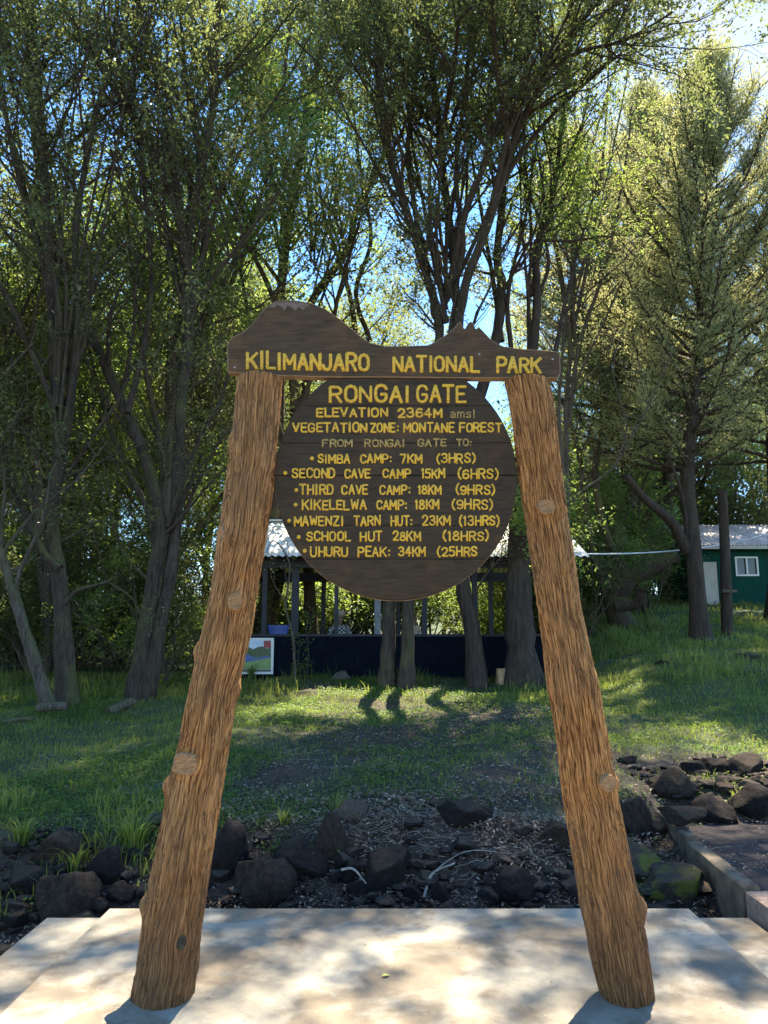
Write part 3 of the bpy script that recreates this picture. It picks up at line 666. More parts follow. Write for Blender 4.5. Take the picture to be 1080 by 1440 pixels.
RL = [
 (76, 1222, 84, 56, 'rock_brown', 'brown pointed rock poking out of the grass left of the left post', 0),
 (78, 1302, 80, 74, 'rock_brown', 'large brown block in the bank just left of the lower step', 1),
 (148, 1243, 48, 44, 'rock_dark', 'dark wedge rock beside the pointed brown rock at the left', 2),
 (25, 1268, 66, 44, 'rock_dark', 'low dark rock at the left edge under the long grass', 3),
 (22, 1312, 44, 36, 'rock_dark', 'small dark rock lowest at the left edge', 4),
 (170, 1275, 40, 30, 'rock_dark', 'small dark stone behind the platform near the left post', 6),
 (318, 1228, 56, 70, 'rock_dark', 'tall black rock touching the right side of the left post', 5),
 (365, 1274, 80, 66, 'rock_brown', 'broad brown-topped block against the platform right of the left post', 1),
 (428, 1246, 84, 60, 'rock_dark', 'smooth dark boulder with a rounded top left of the reddish rock', 6),
 (466, 1212, 42, 62, 'rock_brown', 'upright reddish rock standing highest in the middle of the row', 2),
 (543, 1266, 80, 66, 'rock_dark', 'pointed dark boulder leaning below the middle of the sign', 7),
 (501, 1157, 38, 38, 'rock_pale', 'single pale-topped stone sitting out on the grass slope', 4),
 (655, 1166, 66, 34, 'rock_dark', 'flat dark rock in the leaf litter left of the right post', 3),
 (790, 1196, 60, 40, 'rock_brown', 'brown stone half hidden behind the right post', 0),
 (492, 1245, 28, 32, 'rock_dark', 'small dark stone under the upright reddish rock', 5),
 (503, 1270, 34, 30, 'rock_dark', 'small dark stone wedged against the platform edge', 1),
 (580, 1276, 34, 30, 'rock_dark', 'small dark stone right of the pointed boulder', 0),
 (620, 1275, 36, 28, 'rock_dark', 'low dark stone among the dead twigs', 2),
 (740, 1276, 70, 50, 'rock_dark', 'dark boulder in the ditch left of the right post', 6),
 (893, 1178, 46, 60, 'rock_brown', 'squarish brown rock touching the right side of the right post', 1),
 (902, 1250, 96, 66, 'rock_moss', 'big rock with green moss nearest the right post', 6),
 (958, 1278, 96, 56, 'rock_moss', 'mossy rock with a sloping top beside the kerb and the platform', 7),
 (926, 1180, 38, 22, 'rock_brown', 'small flat stone between the squarish rock and the kerb', 3),
 (952, 1126, 58, 42, 'rock_brown', 'brown rounded rock at the top of the stone border', 2),
 (966, 1156, 56, 20, 'rock_brown', 'flat reddish slab lying at the end of the kerb', 3),
 (1018, 1166, 62, 46, 'rock_dark', 'big black boulder beside the dirt path', 6),
 (1066, 1152, 60, 46, 'rock_dark', 'black boulder with grass on it at the right edge', 5),
 (1062, 1120, 44, 24, 'rock_pale', 'pale flat rock at the right edge above the black boulders', 0),
 (1012, 1092, 44, 26, 'rock_dark', 'dark flat rock highest in the pile at the right', 3),
 (1060, 1092, 52, 30, 'rock_dark', 'dark angular rock at the right edge under the lawn', 7),
 (975, 1090, 34, 22, 'rock_dark', 'small dark stone above the brown rounded rock', 1),
 (1025, 1118, 26, 20, 'rock_brown', 'small round stone in the middle of the pile at the right', 4),
 (482, 958, 24, 14, 'rock_pale', 'pale boulder at the foot of the pavilion wall', 2),
 (1056, 926, 34, 8, 'rock_brown', 'low flat stone in the sunlit grass before the green hut', 3),
 (982, 930, 18, 8, 'rock_dark', 'small dark stone in the sunlit grass before the big conifer', 1),
 (935, 934, 22, 7, 'rock_brown', 'thin flat stone in the sunlit grass beside the right post', 0)]
for (a, b_, w, h, mt, lab, k) in RL: rock(a, b_, w, h, mt, lab, k)
# loose stones, nobody could count them
def scatter_stones(n, fn, name, mat, smin, smax):
    V = []; F = []; c = 0
    srcs = []
    for me in small_me:
        co = np.zeros(len(me.vertices) * 3, np.float32); me.vertices.foreach_get('co', co); srcs.append((co.reshape(-1, 3), np.array([list(p.vertices) for p in me.polygons])))
    for _ in range(n):
        x, y = fn(); co, f = random.choice(srcs); s = random.uniform(smin, smax) * (1 if random.random() < .7 else 1.6)
        a = random.uniform(0, 6.28); sc = np.array([s * random.uniform(.8, 1.4), s, s * random.uniform(.5, .8)])
        q = co * sc; q = np.stack([q[:, 0] * math.cos(a) - q[:, 1] * math.sin(a), q[:, 0] * math.sin(a) + q[:, 1] * math.cos(a), q[:, 2]], 1)
        V.append(q + np.array([x, y, gh(x, y) + s * .3])); F.append(f + c); c += len(co)
    o = mesh_np(name, np.concatenate(V), np.concatenate(F), mat); return tag(o, kind='stuff', label='loose dark stones and rubble in the bank', cat='rubble')
scatter_stones(620, lambda: (random.uniform(-4.5, 2.3), random.gauss(5.75, .28)), 'rubble', M['rock_dark'], .018, .075)
scatter_stones(260, lambda: (random.uniform(2.5, 5.0), random.gauss(7.9, .33)), 'rubble', M['rock_dark'], .02, .07)
scatter_stones(60, lambda: (random.uniform(2.45, 4.5), random.uniform(5, 7.4)), 'gravel', M['rock_brown'], .008, .02)

# ------------------------------------------------------------------ grass, weeds, litter, twigs
def in_slab(x, y): return (x > -2.12) & (x < 2.29) & (y < 5.15)
def blades(N, xr, yr, hmin, hmax, w, dens, seed, lean=.5):
    r = np.random.default_rng(seed)
    x = r.uniform(*xr, N); y = yr[0] + (yr[1] - yr[0]) * r.random(N) ** 1.35
    keep = (r.random(N) < dens(x, y)) & ~in_slab(x, y); x = x[keep]; y = y[keep]; n = len(x)
    cl = vnoise(x * 2.2, y * 2.2, 0, seed + 4)
    h = (hmin + (hmax - hmin) * r.random(n) ** 1.8) * (.5 + cl)
    z = ground_h(x, y) - .004; a = r.uniform(0, 6.283, n); la = r.uniform(0, 6.283, n); le = r.random(n) * lean * h
    ww = w * (.7 + .6 * r.random(n)) * (1 + y * .04)
    ax, ay = np.cos(a) * ww / 2, np.sin(a) * ww / 2
    b0 = np.stack([x - ax, y - ay, z], 1); b1 = np.stack([x + ax, y + ay, z], 1)
    mx, my = np.cos(la) * le, np.sin(la) * le
    m0 = np.stack([x - ax * .8 + mx * .35, y - ay * .8 + my * .35, z + h * .6], 1); m1 = np.stack([x + ax * .8 + mx * .35, y + ay * .8 + my * .35, z + h * .6], 1)
    t = np.stack([x + mx, y + my, z + h * (1 - .3 * (le / (h + 1e-6)) ** 2)], 1)
    V = np.stack([b0, b1, m1, m0, t], 1).reshape(-1, 3); k = np.arange(n) * 5
    return V, np.stack([k, k + 1, k + 2, k + 3], 1), np.stack([k + 3, k + 2, k + 4], 1)
V, q4, t3 = blades(250000, (-9.5, 10), (5.9, 17.5), .02, .10, .006, lambda x, y: green_mask(x, y) ** 1.4 * .85, 5, .9)
o = mesh_np('grass', V, [q4, t3], M['grass']); tag(o, 'short green grass over the bank', 'grass', kind='stuff')
V, q4, t3 = blades(4200, (-4.6, -1.5), (5.5, 7.6), .07, .22, .008, lambda x, y: sstep(.5, .7, vnoise(x * 2.5, y * 2.5, 0, 71)), 15, 1.0)
o = mesh_np('long_grass', V, [q4, t3], M['grass']); tag(o, 'longer grass at the lower left of the bank', 'grass', kind='stuff')
V, q4, t3 = blades(26000, (-9, 12), (12.5, 16.0), .08, .34, .008, lambda x, y: sstep(.45, .7, vnoise(x * 1.5, y * 1.5, 0, 73)) * sstep(12.5, 15, y), 16, .7)
o = mesh_np('tall_grass', V, [q4, t3], M['grass']); tag(o, 'tall grass tufts at the foot of the pavilion and trees', 'grass', kind='stuff')
V, q4, t3 = blades(42000, (3, 17), (17, 28), .05, .2, .013, lambda x, y: .35 + .65 * sstep(.35, .6, vnoise(x * .9, y * .9, 0, 75)), 17, .8)
o = mesh_np('hill_grass', V, [q4, t3], M['grass']); tag(o, 'grass on the rise before the green hut', 'grass', kind='stuff')
def leaves_flat(N, xr, yr, size, dens, seed, tilt=.5, zoff=.01, asp=.5, pw=1.3, stack=.02):
    r = np.random.default_rng(seed)
    x = r.uniform(*xr, N); y = yr[0] + (yr[1] - yr[0]) * r.random(N) ** pw
    keep = (r.random(N) < dens(x, y)) & ~in_slab(x, y); x = x[keep]; y = y[keep]; n = len(x)
    c = np.stack([x, y, ground_h(x, y) + zoff + r.random(n) * stack], 1)
    return leafquads(c, size * (.6 + .8 * r.random(n)), r, tilt, asp)
def leafquads(c, s, r, tilt=1.0, asp=.45, dirs=None):
    n = len(c); a = r.uniform(0, 2 * np.pi, n)
    d = np.stack([np.cos(a), np.sin(a), (r.random(n) - .5) * 2 * tilt], 1)
    if dirs is not None: d = d * .8 + dirs
    d /= np.linalg.norm(d, axis=1)[:, None]
    up = np.stack([(r.random(n) - .5) * 2 * tilt, (r.random(n) - .5) * 2 * tilt, np.ones(n)], 1)
    w = np.cross(d, up); w /= np.linalg.norm(w, axis=1)[:, None] + 1e-9
    nrm = np.cross(w, d); s = np.asarray(s)[:, None]
    v0 = c - d * s * .5; v2 = c + d * s * .5 - nrm * s * .08
    v1 = c + w * s * asp * .5 + nrm * s * .07 - d * s * .06; v3 = c - w * s * asp * .5 + nrm * s * .07 - d * s * .06
    V = np.stack([v0, v1, v2, v3], 1).reshape(-1, 3); k = np.arange(n) * 4
    return V, np.stack([k, k + 1, k + 2, k + 3], 1)
V, q = leaves_flat(230000, (-9, 9), (5.8, 16.5), .032, lambda x, y: np.clip((green_mask(x, y) + .12 * sstep(6.2, 6.8, y)) * 1.3 * sstep(.38, .6, vnoise(x * 1.3, y * 1.3, 0, 91)), 0, 1) * (1 - .6 * sstep(2, 4, x)), 41, .6, .01, .8, 1.3, .05)
o = mesh_np('ground_cover', V, q, M['weed']); tag(o, 'low leafy weeds among the grass', 'weeds', kind='stuff')
V, q = leaves_flat(110000, (-6, 8), (5.25, 16.5), .034, lambda x, y: np.clip(.62 - green_mask(x, y), .04, 1) * (1 - .96 * sstep(2.4, 2.5, x) * (1 - sstep(7.1, 7.5, y))), 42, .45, .006, .5, 1.5)
o = mesh_np('leaf_litter', V, q, M['litter']); tag(o, 'dry brown leaves scattered on the bank', 'leaf litter', kind='stuff')
V, q = leaves_flat(17000, (-1.6, 2.3), (5.25, 7.2), .036, lambda x, y: sstep(.3, .6, vnoise(x * 2.2, y * 2.2, 0, 95)), 49, .7, .012, .38, 1.0, .05)
o = mesh_np('leaf_litter', V, q, M['litter']); tag(o, 'pale dry leaves heaped among the rocks behind the platform', 'leaf litter', kind='stuff')
V, q = leaves_flat(6000, (2.46, 6), (4.4, 7.5), .022, lambda x, y: sstep(.35, .75, vnoise(x * 2, y * 2, 0, 93)), 43, .25, .004, .45)
V[:, 2] = V[:, 2] * 0 - .012 + .012 * np.clip(V[:, 1] - 5, 0, 3) + .03 * (V[:, 2] - V[:, 2].min())
o = mesh_np('path_litter', V, q, M['litter']); tag(o, 'dry leaves scattered on the dirt path', 'leaf litter', kind='stuff')
tb = TB(); r0 = np.random.default_rng(8)
for _ in range(1500):
    if r0.random() < .7: x, y = r0.uniform(-.6, 1.9), r0.uniform(5.3, 6.6)
    else: x, y = r0.uniform(-4, 3), r0.uniform(5.2, 9)
    if in_slab(x, y): continue
    a = r0.uniform(0, 3.14); L = r0.uniform(.05, .28); nn = 4
    pts = []; p = np.array([x, y, gh(x, y) + r0.uniform(.005, .05)]); d = np.array([math.cos(a), math.sin(a), r0.uniform(-.1, .25)])
    for k in range(nn): pts.append(p.copy()); p = p + d * L / nn; d = d + r0.normal(size=3) * .25
    tb.tube(pts, np.linspace(1, .4, nn) * r0.uniform(.0015, .0042), 3)
o = tb.build('dead_twigs', M['bark_bare']); tag(o, 'tangle of thin dead twigs on the bank behind the platform', 'twigs', kind='stuff')
def stick(pts, r, label, mat='bark_bare'):
    tb = TB(); c = catmull(pts, 5); tb.tube(c, np.linspace(r, r * .5, len(c)), 7); o = tb.build('fallen_branch', M[mat]); return tag(o, label, 'branch', 'fallen branches on the bank')
def onb(px, py, up=.0): 
    g_ = ghit(px, py); g_[2] += up; return g_
stick([onb(596, 1272, .04), onb(608, 1250, .09), onb(640, 1235, .1)], .012, 'pale fallen branch sticking up from the ditch below the sign')
stick([onb(480, 1250, .12), onb(497, 1255, .14), onb(515, 1268, .1)], .011, 'thick pale fallen branch curving over the small dark stones')
stick([onb(600, 1245, .05), onb(655, 1215, .08), onb(720, 1210, .04)], .005, 'long thin fallen branch lying across the dead twigs')
def tuft(px, py, n, h, label, spread=.05, mat='grass'):
    g_ = ghit(px, py); V = []; F = []; r = np.random.default_rng(int(px + py)); sg = 6; c = 0
    for k in range(n):
        a = r.uniform(0, 6.28); b0 = g_ + np.array([math.cos(a), math.sin(a), 0]) * r.random() * spread
        H = h * r.uniform(.5, 1.1); out = r.uniform(.25, 1.0) * H; w = r.uniform(.004, .008)
        t = np.linspace(0, 1, sg); px_ = b0[0] + math.cos(a) * out * t ** 1.7; py_ = b0[1] + math.sin(a) * out * t ** 1.7; pz = b0[2] + H * (1.6 * t - .85 * t ** 2.2)
        wx, wy = -math.sin(a) * w, math.cos(a) * w
        ww = (1 - t ** 2) * .9 + .1
        for q in range(sg): V += [(px_[q] - wx * ww[q], py_[q] - wy * ww[q], pz[q]), (px_[q] + wx * ww[q], py_[q] + wy * ww[q], pz[q])]
        for q in range(sg - 1): F.append((c + 2 * q, c + 2 * q + 1, c + 2 * q + 3, c + 2 * q + 2))
        c += 2 * sg
    o = mesh_np('grass_tuft', np.array(V), np.array(F), M[mat]); return tag(o, label, 'grass tuft', 'grass tufts on the bank')
tuft(187, 1196, 150, .30, 'big fountain-shaped grass tuft beside the left post', .09)
tuft(472, 1146, 30, .22, 'small upright grass tuft just left of the pale-topped stone')
tuft(320, 1172, 34, .12, 'bright low grass tuft touching the right side of the left post')
tuft(400, 1162, 30, .16, 'sunlit grass tuft above the smooth dark boulder')
tuft(1037, 1128, 26, .18, 'grass tuft growing among the stones right of the pile')
tuft(105, 1232, 40, .24, 'grass tuft beside the pointed brown rock')
tuft(30, 1190, 60, .28, 'grass tuft at the left edge of the picture on the slope')
tuft(415, 958, 40, .5, 'tall grass tuft at the foot of the bent sapling')
tuft(352, 958, 40, .5, 'tall grass tuft under the information poster')
for (a_, b_2, l_) in ((455, 1205, 'small bright weed between the smooth boulder and the reddish rock'), (385, 1205, 'leafy weed patch above the broad brown-topped block'), (905, 1262, 'small weed growing beside the platform at the mossy rocks'), (60, 1280, 'small weed between the stones at the lower left'), (1000, 1150, 'small weed beside the big black boulder')):
    g_ = ghit(a_, b_2); r_w = np.random.default_rng(a_); c_w = g_ + r_w.normal(size=(70, 3)) * np.array([.07, .06, .025]) + np.array([0, 0, .06])
    V, q = leafquads(c_w, np.full(70, .035), r_w, .5, .7); tbw = TB()
    o = mesh_np('weed_patch', V, q, M['weed']); tag(o, l_, 'weed', kind='stuff')
# fallen leaf on the platform
V, q = leafquads(np.array([P(543, 1364, 4.05)]) * np.array([[1, 1, 0]]) + np.array([[0, .02, .008]]), np.array([.055]), np.random.default_rng(3), .15, .5)
o = mesh_np('fallen_leaf', V, q, M['yellow_leaf']); tag(o, 'single yellow-green leaf lying on the concrete platform', 'leaf')
V, q = leafquads(np.array([[(.1 * k * 7919 % 3.1) - 1.5, 3.2 + (k * .377) % 1.8, .005] for k in range(34)]), np.full(34, .014), np.random.default_rng(4), .15, .6)
o = mesh_np('leaf_crumbs', V, q, M['litter']); tag(o, 'crumbs of dry leaf on the concrete platform', 'leaf litter', kind='stuff')

# ------------------------------------------------------------------ trees
def walk(p, d, L, n, wander, up, r):
    pts = [p.copy()]; d = d / np.linalg.norm(d)
    for _ in range(n):
        d = d + r.normal(size=3) * wander + np.array([0, 0, up]); d /= np.linalg.norm(d)
        p = p + d * L / n; pts.append(p.copy())
    return np.array(pts)
def tree(name, limbs, seed, leafm, barkm, label, group, cat='tree', n2=11, n3=7, nl=26, ls=.082, L2=(1.3, 3.0), L3=(.5, 1.2), start=.25, spread=.22, up=.10, asp=.45, base=None, bare=.0, sides=9, trunk_label=None, droop=0.0, zmin=-9):
    """limbs: list of (points Nx3, r0, r1[, leafy]) ; children: trunk, crown"""
    r = np.random.default_rng(seed); tb = TB(); cen = []; dirs = []
    fine = TB()
    for lb in limbs:
        pts, r0, r1 = lb[0], lb[1], lb[2]; leafy = lb[3] if len(lb) > 3 else 1.0
        c = catmull(pts, 6); jit = np.cumsum(r.normal(size=c.shape) * .006, axis=0); c = c + jit - jit[0]
        n = len(c); rad = r0 + (r1 - r0) * (np.linspace(0, 1, n) ** .8)
        rad = rad * (1 + .10 * r.normal(size=n) * .5)
        if c[0][2] < 1.9 + gh(c[0][0], c[0][1]) - 1 and r0 > .09: rad[:5] *= np.linspace(1.35, 1.02, 5)
        tb.tube(c, rad, sides)
        if leafy <= 0: continue
        m2 = int(n2 * leafy * max(.5, np.linalg.norm(c[-1] - c[0]) / 7))
        for k in range(m2):
            t = start + (1 - start) * r.random() ** .75; i = min(int(t * (n - 1)), n - 2)
            if c[i][2] < zmin: continue
            tan = c[i + 1] - c[i]; tan /= np.linalg.norm(tan)
            a = r.normal(size=3); a -= tan * (a @ tan); a /= np.linalg.norm(a)
            d = tan * .65 + a * .85 + np.array([0, 0, up * 2 - droop])
            L = r.uniform(*L2) * (1.15 - .35 * t)
            s2 = walk(c[i], d, L, 6, .16, up - droop * .4, r)
            rr = min(rad[i] * .5, .012 + .011 * L)
            tb.tube(s2, np.linspace(rr, rr * .3, 7), 5)
            m3 = n3
            for q in range(m3):
                u = .2 + .8 * r.random(); j = min(int(u * 6), 5)
                tan = s2[j + 1] - s2[j]; tan /= np.linalg.norm(tan)
                a = r.normal(size=3); a /= np.linalg.norm(a)
                p0 = s2[j] + (s2[j + 1] - s2[j]) * r.random()
                s3 = walk(p0, tan * .7 + a * .75, r.uniform(*L3), 3, .2, up - droop * .5, r)
                tb.tube(s3, [rr * .3, rr * .22, rr * .16, rr * .08], 3)
                if r.random() < bare: continue
                k_ = max(1, int(nl * r.choice([.2, .5, 1.0, 2.2])))
                tt = .3 + .8 * r.random(k_)
                pp = s3[0] + (s3[-1] - s3[0]) * tt[:, None] + r.normal(size=(k_, 3)) * spread * r.uniform(.25, .65)
                cen.append(pp); dirs.append(np.repeat((s3[-1] - s3[0])[None] * .6, k_, 0))
    b0 = limbs[0][0][0]
    root = empty(name, tuple(b0)); tag(root, label, cat, group)
    o = tb.build('trunk', M[barkm]); adopt(o, root)
    if trunk_label: o['label'] = trunk_label
    if cen:
        cen = np.concatenate(cen); dirs = np.concatenate(dirs)
        V, q = leafquads(cen, ls * (.5 + 1.0 * r.random(len(cen)) ** 1.5), r, .9, asp, dirs)
        o = mesh_np('crown', V, q, M[leafm]); adopt(o, root)
    return root
def L(pxs, Ys, r0, r1, leafy=1.0, ground=False):
    n = len(pxs); Ys = np.interp(np.linspace(0, 1, n), np.linspace(0, 1, len(Ys)), Ys) if hasattr(Ys, '__len__') else np.full(n, float(Ys))
    p = np.array([P(a, b_, y) for (a, b_), y in zip(pxs, Ys)])
    if ground: p[0][2] = gh(p[0][0], p[0][1]) - .15
    return (p, r0, r1, leafy)
def fan(px, py, Y, n, seed, spread=170, top=-60, r0=.042):
    r = np.random.default_rng(seed); out = []
    for k in range(n):
        dx = r.uniform(-1, 1) * spread; y0 = py - r.uniform(0, 120); yt = top + r.uniform(-60, 160); b_ = r.uniform(-25, 25)
        pts = [(px + r.uniform(-4, 4), y0), (px + dx * .22 + b_, y0 + (yt - y0) * .3), (px + dx * .55 + b_ * .4, y0 + (yt - y0) * .6), (px + dx * .8 - b_ * .5, y0 + (yt - y0) * .82), (px + dx, yt)]
        out.append(L(pts, [Y, Y + r.uniform(-1.6, 1.0)], r0 * r.uniform(.7, 1.2), .012, .55))
    return out
def jitfork(p0, d, Ln, r0, r1, r, up=.05, n=5, wander=.1): return (walk(np.array(p0), np.array(d, float), Ln, n, wander, up, r), r0, r1, 1.0)
FG = 'trees of the forest edge behind the sign'
tree('forest_tree', [L([(97, 994), (86, 830), (73, 720), (86, 640), (78, 500), (72, 380), (60, 200), (48, 50), (35, -120)], [12.5, 12.6, 12.2, 11.8], .155, .05, 1, True),
    L([(86, 640), (102, 540), (112, 440), (108, 330), (130, 200), (160, 60), (170, -60)], [12.4, 12.0, 11.5], .10, .03), L([(84, 800), (62, 778), (32, 712), (0, 650), (-40, 590)], 12.4, .08, .04, .6),
    L([(90, 850), (110, 832), (145, 820), (165, 812)], [12.4, 12.2], .045, .02, .3), L([(72, 400), (40, 300), (10, 180), (-10, 40)], [12.4, 11.6], .07, .03), L([(88, 600), (55, 520), (20, 440), (-30, 330)], [12.4, 11.5], .06, .03)] + fan(80, 640, 12.2, 7, 501, 150),
    1, 'leaf_olive', 'bark', 'tall dark mossy tree at the left with a mossy side branch low on its trunk', FG, n2=17, n3=8, nl=30, bare=.25)
tree('forest_tree', [L([(77, 1004), (50, 930), (26, 852), (0, 766), (-40, 650), (-60, 500), (-70, 300)], [12.0, 12.0, 11.5], .11, .04, .8, True)],
    2, 'leaf_olive', 'bark_grey', 'slim pale trunk leaning to the left edge of the picture', FG, n2=17, bare=.2)
tree('forest_tree', [L([(190, 973), (205, 880), (216, 810), (228, 745), (215, 667), (172, 560), (120, 443), (75, 330), (50, 200), (40, 60), (40, -80)], [13.3, 13, 12.3], .15, .05, 1, True),
    L([(205, 960), (230, 850), (243, 760), (254, 572), (267, 443), (265, 385), (258, 320), (235, 250), (200, 180), (150, 100), (90, 0), (50, -90)], [13.3, 13.2, 12.5, 11.5], .13, .05, 1.1, True),
    L([(262, 340), (285, 230), (300, 120), (305, 0), (312, -120)], [12.9, 12.2], .10, .035), L([(268, 400), (290, 330), (280, 200), (262, 90), (250, -40)], [13, 13.6], .07, .03),
    L([(180, 580), (205, 480), (215, 380), (205, 260), (190, 120), (200, -30)], [12.9, 12.6], .06, .03), L([(272, 430), (310, 380), (350, 330), (395, 270)], [12.9, 12], .05, .02), L([(235, 740), (270, 640), (310, 560), (330, 470)], [13.1, 12.4], .05, .02, .8)] + fan(262, 470, 13.0, 9, 503, 190),
    3, 'leaf_olive', 'bark', 'big twin-stemmed tree whose stems cross left of the sign', FG, n2=15, n3=8, nl=30, bare=.22)
tree('forest_tree', [L([(362, 930), (378, 800), (390, 600), (393, 420), (402, 330), (420, 230), (440, 110), (470, 20), (495, -100)], [20, 19.5, 18], .20, .07, 1, True), L([(403, 320), (375, 220), (365, 120), (372, 0), (380, -100)], [19.5, 18.5], .08, .03),
    L([(421, 225), (400, 130), (410, 20), (415, -80)], [19, 18], .08, .03), L([(396, 400), (350, 340), (310, 300), (270, 240)], [19.5, 19], .06, .02), L([(430, 170), (470, 120), (510, 40), (530, -60)], [18.8, 18], .06, .02)] + fan(396, 420, 19.5, 6, 504, 110),
    4, 'leaf_olive', 'bark', 'single straight trunk rising directly behind the big peak of the header board', FG, n2=17, n3=8, nl=30, ls=.085, bare=.1)
tree('forest_tree', [L([(440, 930), (430, 700), (432, 500), (440, 425), (490, 350), (505, 290), (540, 220), (570, 100), (600, 0), (620, -100)], [20.5, 20, 18.5], .16, .05, 1, True), L([(500, 470), (490, 410), (470, 350), (450, 290), (440, 190)], [20, 19.5], .09, .03), L([(520, 480), (500, 410), (520, 330), (500, 200), (490, 80)], [19.7, 19], .08, .03), L([(543, 215), (530, 120), (540, 20)], [19.5, 18.5], .06, .02)] + fan(438, 470, 20, 6, 505, 120),
    5, 'leaf_green', 'bark', 'slanting trunk rising to the right from behind the dip of the header board', FG, n2=17, n3=8, nl=27, ls=.085)
tree('forest_tree', [L([(543, 962), (546, 900), (549, 840), (565, 700), (600, 560), (618, 475), (606, 400), (590, 340), (550, 215), (535, 100), (528, -60)], [14.6, 14.6, 14.2, 13], .15, .05, 1, True),
    L([(571, 960), (572, 900), (576, 830), (605, 650), (640, 480), (634, 400), (625, 300), (612, 180), (600, 60), (592, -100)], [14.5, 14.5, 14.3, 13.5], .15, .05, 1, True),
    L([(640, 480), (655, 400), (690, 300), (715, 210), (755, 125), (820, 25), (890, -60)], [14.4, 13.4, 11.5], .11, .035, 1.5), L([(634, 400), (650, 310), (680, 235), (702, 165), (730, 60), (745, -60)], [14.3, 13, 12], .09, .03, 1.2),
    L([(598, 370), (585, 300), (575, 200), (590, 80), (580, -60)], [14.3, 13.5], .07, .03), L([(625, 420), (650, 350), (640, 240), (655, 120), (660, -40)], [14.3, 13.2], .07, .03), L([(700, 270), (730, 220), (790, 150), (860, 90), (930, 40)], [13.8, 12.8], .06, .02, 1.7), L([(755, 125), (800, 80), (880, 60), (950, 20)], [12.5, 11.8], .05, .02, 1.7), L([(690, 300), (720, 180), (780, 60), (830, -50)], [13.5, 11], .06, .02, 1.5),
    L([(715, 210), (700, 80), (690, -80)], [13, 10.5], .06, .02, 1.3), L([(615, 220), (640, 80), (650, -80)], [13.6, 10.5], .06, .02, 1.3)] + fan(628, 500, 14.3, 12, 506, 230),
    6, 'leaf_olive', 'bark', 'wide many-stemmed tree fanning out above the small peak of the header board', FG, n2=19, n3=8, nl=34, start=.38, bare=.12)
tree('forest_tree', [L([(672, 962), (664, 880), (653, 815), (655, 650), (700, 480), (710, 400), (705, 350), (716, 250), (722, 120), (730, -40)], [15.2, 15.3], .19, .04, 1, True), L([(705, 480), (690, 380), (670, 260), (650, 130)], [15.3, 15.8], .07, .02), L([(658, 850), (680, 815), (705, 785), (738, 765)], [15.2, 14.9], .03, .01, 2.5), L([(655, 800), (685, 775), (715, 745)], [15.2, 14.8], .03, .01, 2.5)],
    7, 'leaf_green', 'bark_conifer', 'stout shaggy trunk seen under the lower right of the round board', FG, n2=15, start=.5)
tree('forest_tree', [L([(738, 962), (730, 880), (728, 800), (730, 720), (735, 620)], [15.3, 15.4], .33, .17, 0, True), L([(733, 660), (742, 560), (755, 435), (755, 350), (775, 280), (790, 150), (800, 0)], [15.4, 15.6], .13, .03, 1), L([(733, 680), (725, 560), (712, 430), (740, 300), (760, 160)], [15.4, 15.2], .09, .02, 1), L([(735, 640), (775, 520), (800, 400), (840, 250)], [15.4, 15.9], .08, .02, 1), L([(756, 420), (770, 360), (740, 250), (735, 150)], [15.6, 15.6], .05, .02)] + fan(745, 520, 15.5, 5, 508, 120),  # thick lower trunk is made up to fill a dark smear here
    8, 'leaf_green', 'bark_conifer', 'added thick dark trunk standing in for the dark patch left of the right post', FG, n2=15, start=.5)
tree('forest_tree', [L([(800, 895), (798, 750), (796, 600), (802, 500), (810, 340), (815, 270), (822, 150)], [18, 18], .10, .02, .9, True), L([(798, 600), (815, 490), (850, 380), (880, 235), (890, 150)], [18, 17.5], .07, .02, .9), L([(800, 720), (786, 600), (790, 520), (800, 430), (845, 310)], [17.9, 17.2], .06, .02, .8), L([(798, 560), (840, 470), (900, 350), (960, 300)], [17.8, 17], .04, .015, .7)] + fan(806, 520, 17.9, 6, 509, 130),
    9, 'leaf_conifer', 'bark_grey', 'slender forked tree right of the header board end', FG, n2=15, nl=20, ls=.07, bare=.3)
# crooked tree
tree('crooked_tree', [L([(880, 890), (866, 850), (884, 815), (935, 786), (950, 780)], [21, 20.8], .33, .2, 0, True), L([(866, 850), (895, 848), (905, 830)], [20.8, 20.4], .2, .14, 0), L([(884, 815), (850, 740), (840, 640), (870, 540), (860, 440)], [21, 21.5], .14, .05, 1), L([(862, 860), (830, 760), (815, 640), (790, 560)], [21, 21.5], .12, .05, 1)],
    10, 'leaf_dark', 'bark', 'crooked dark tree with a thick bent stub between the right post and the conifer', FG, n2=9, ls=.09)
# bare branches reaching out right of the sign
tree('dead_tree', [L([(797, 900), (790, 800), (797, 712), (860, 660), (890, 612), (915, 560), (950, 480)], [15.5, 15, 14.5], .034, .010, .8, True), L([(862, 660), (880, 600), (860, 520), (880, 450)], [14.8, 14.2], .018, .006, .8)],
    11, 'leaf_conifer', 'bark_grey', 'bare pale branch slanting up from behind the right post', FG, n2=16, n3=8, bare=.97, L2=(.6, 1.6), L3=(.25, .7))
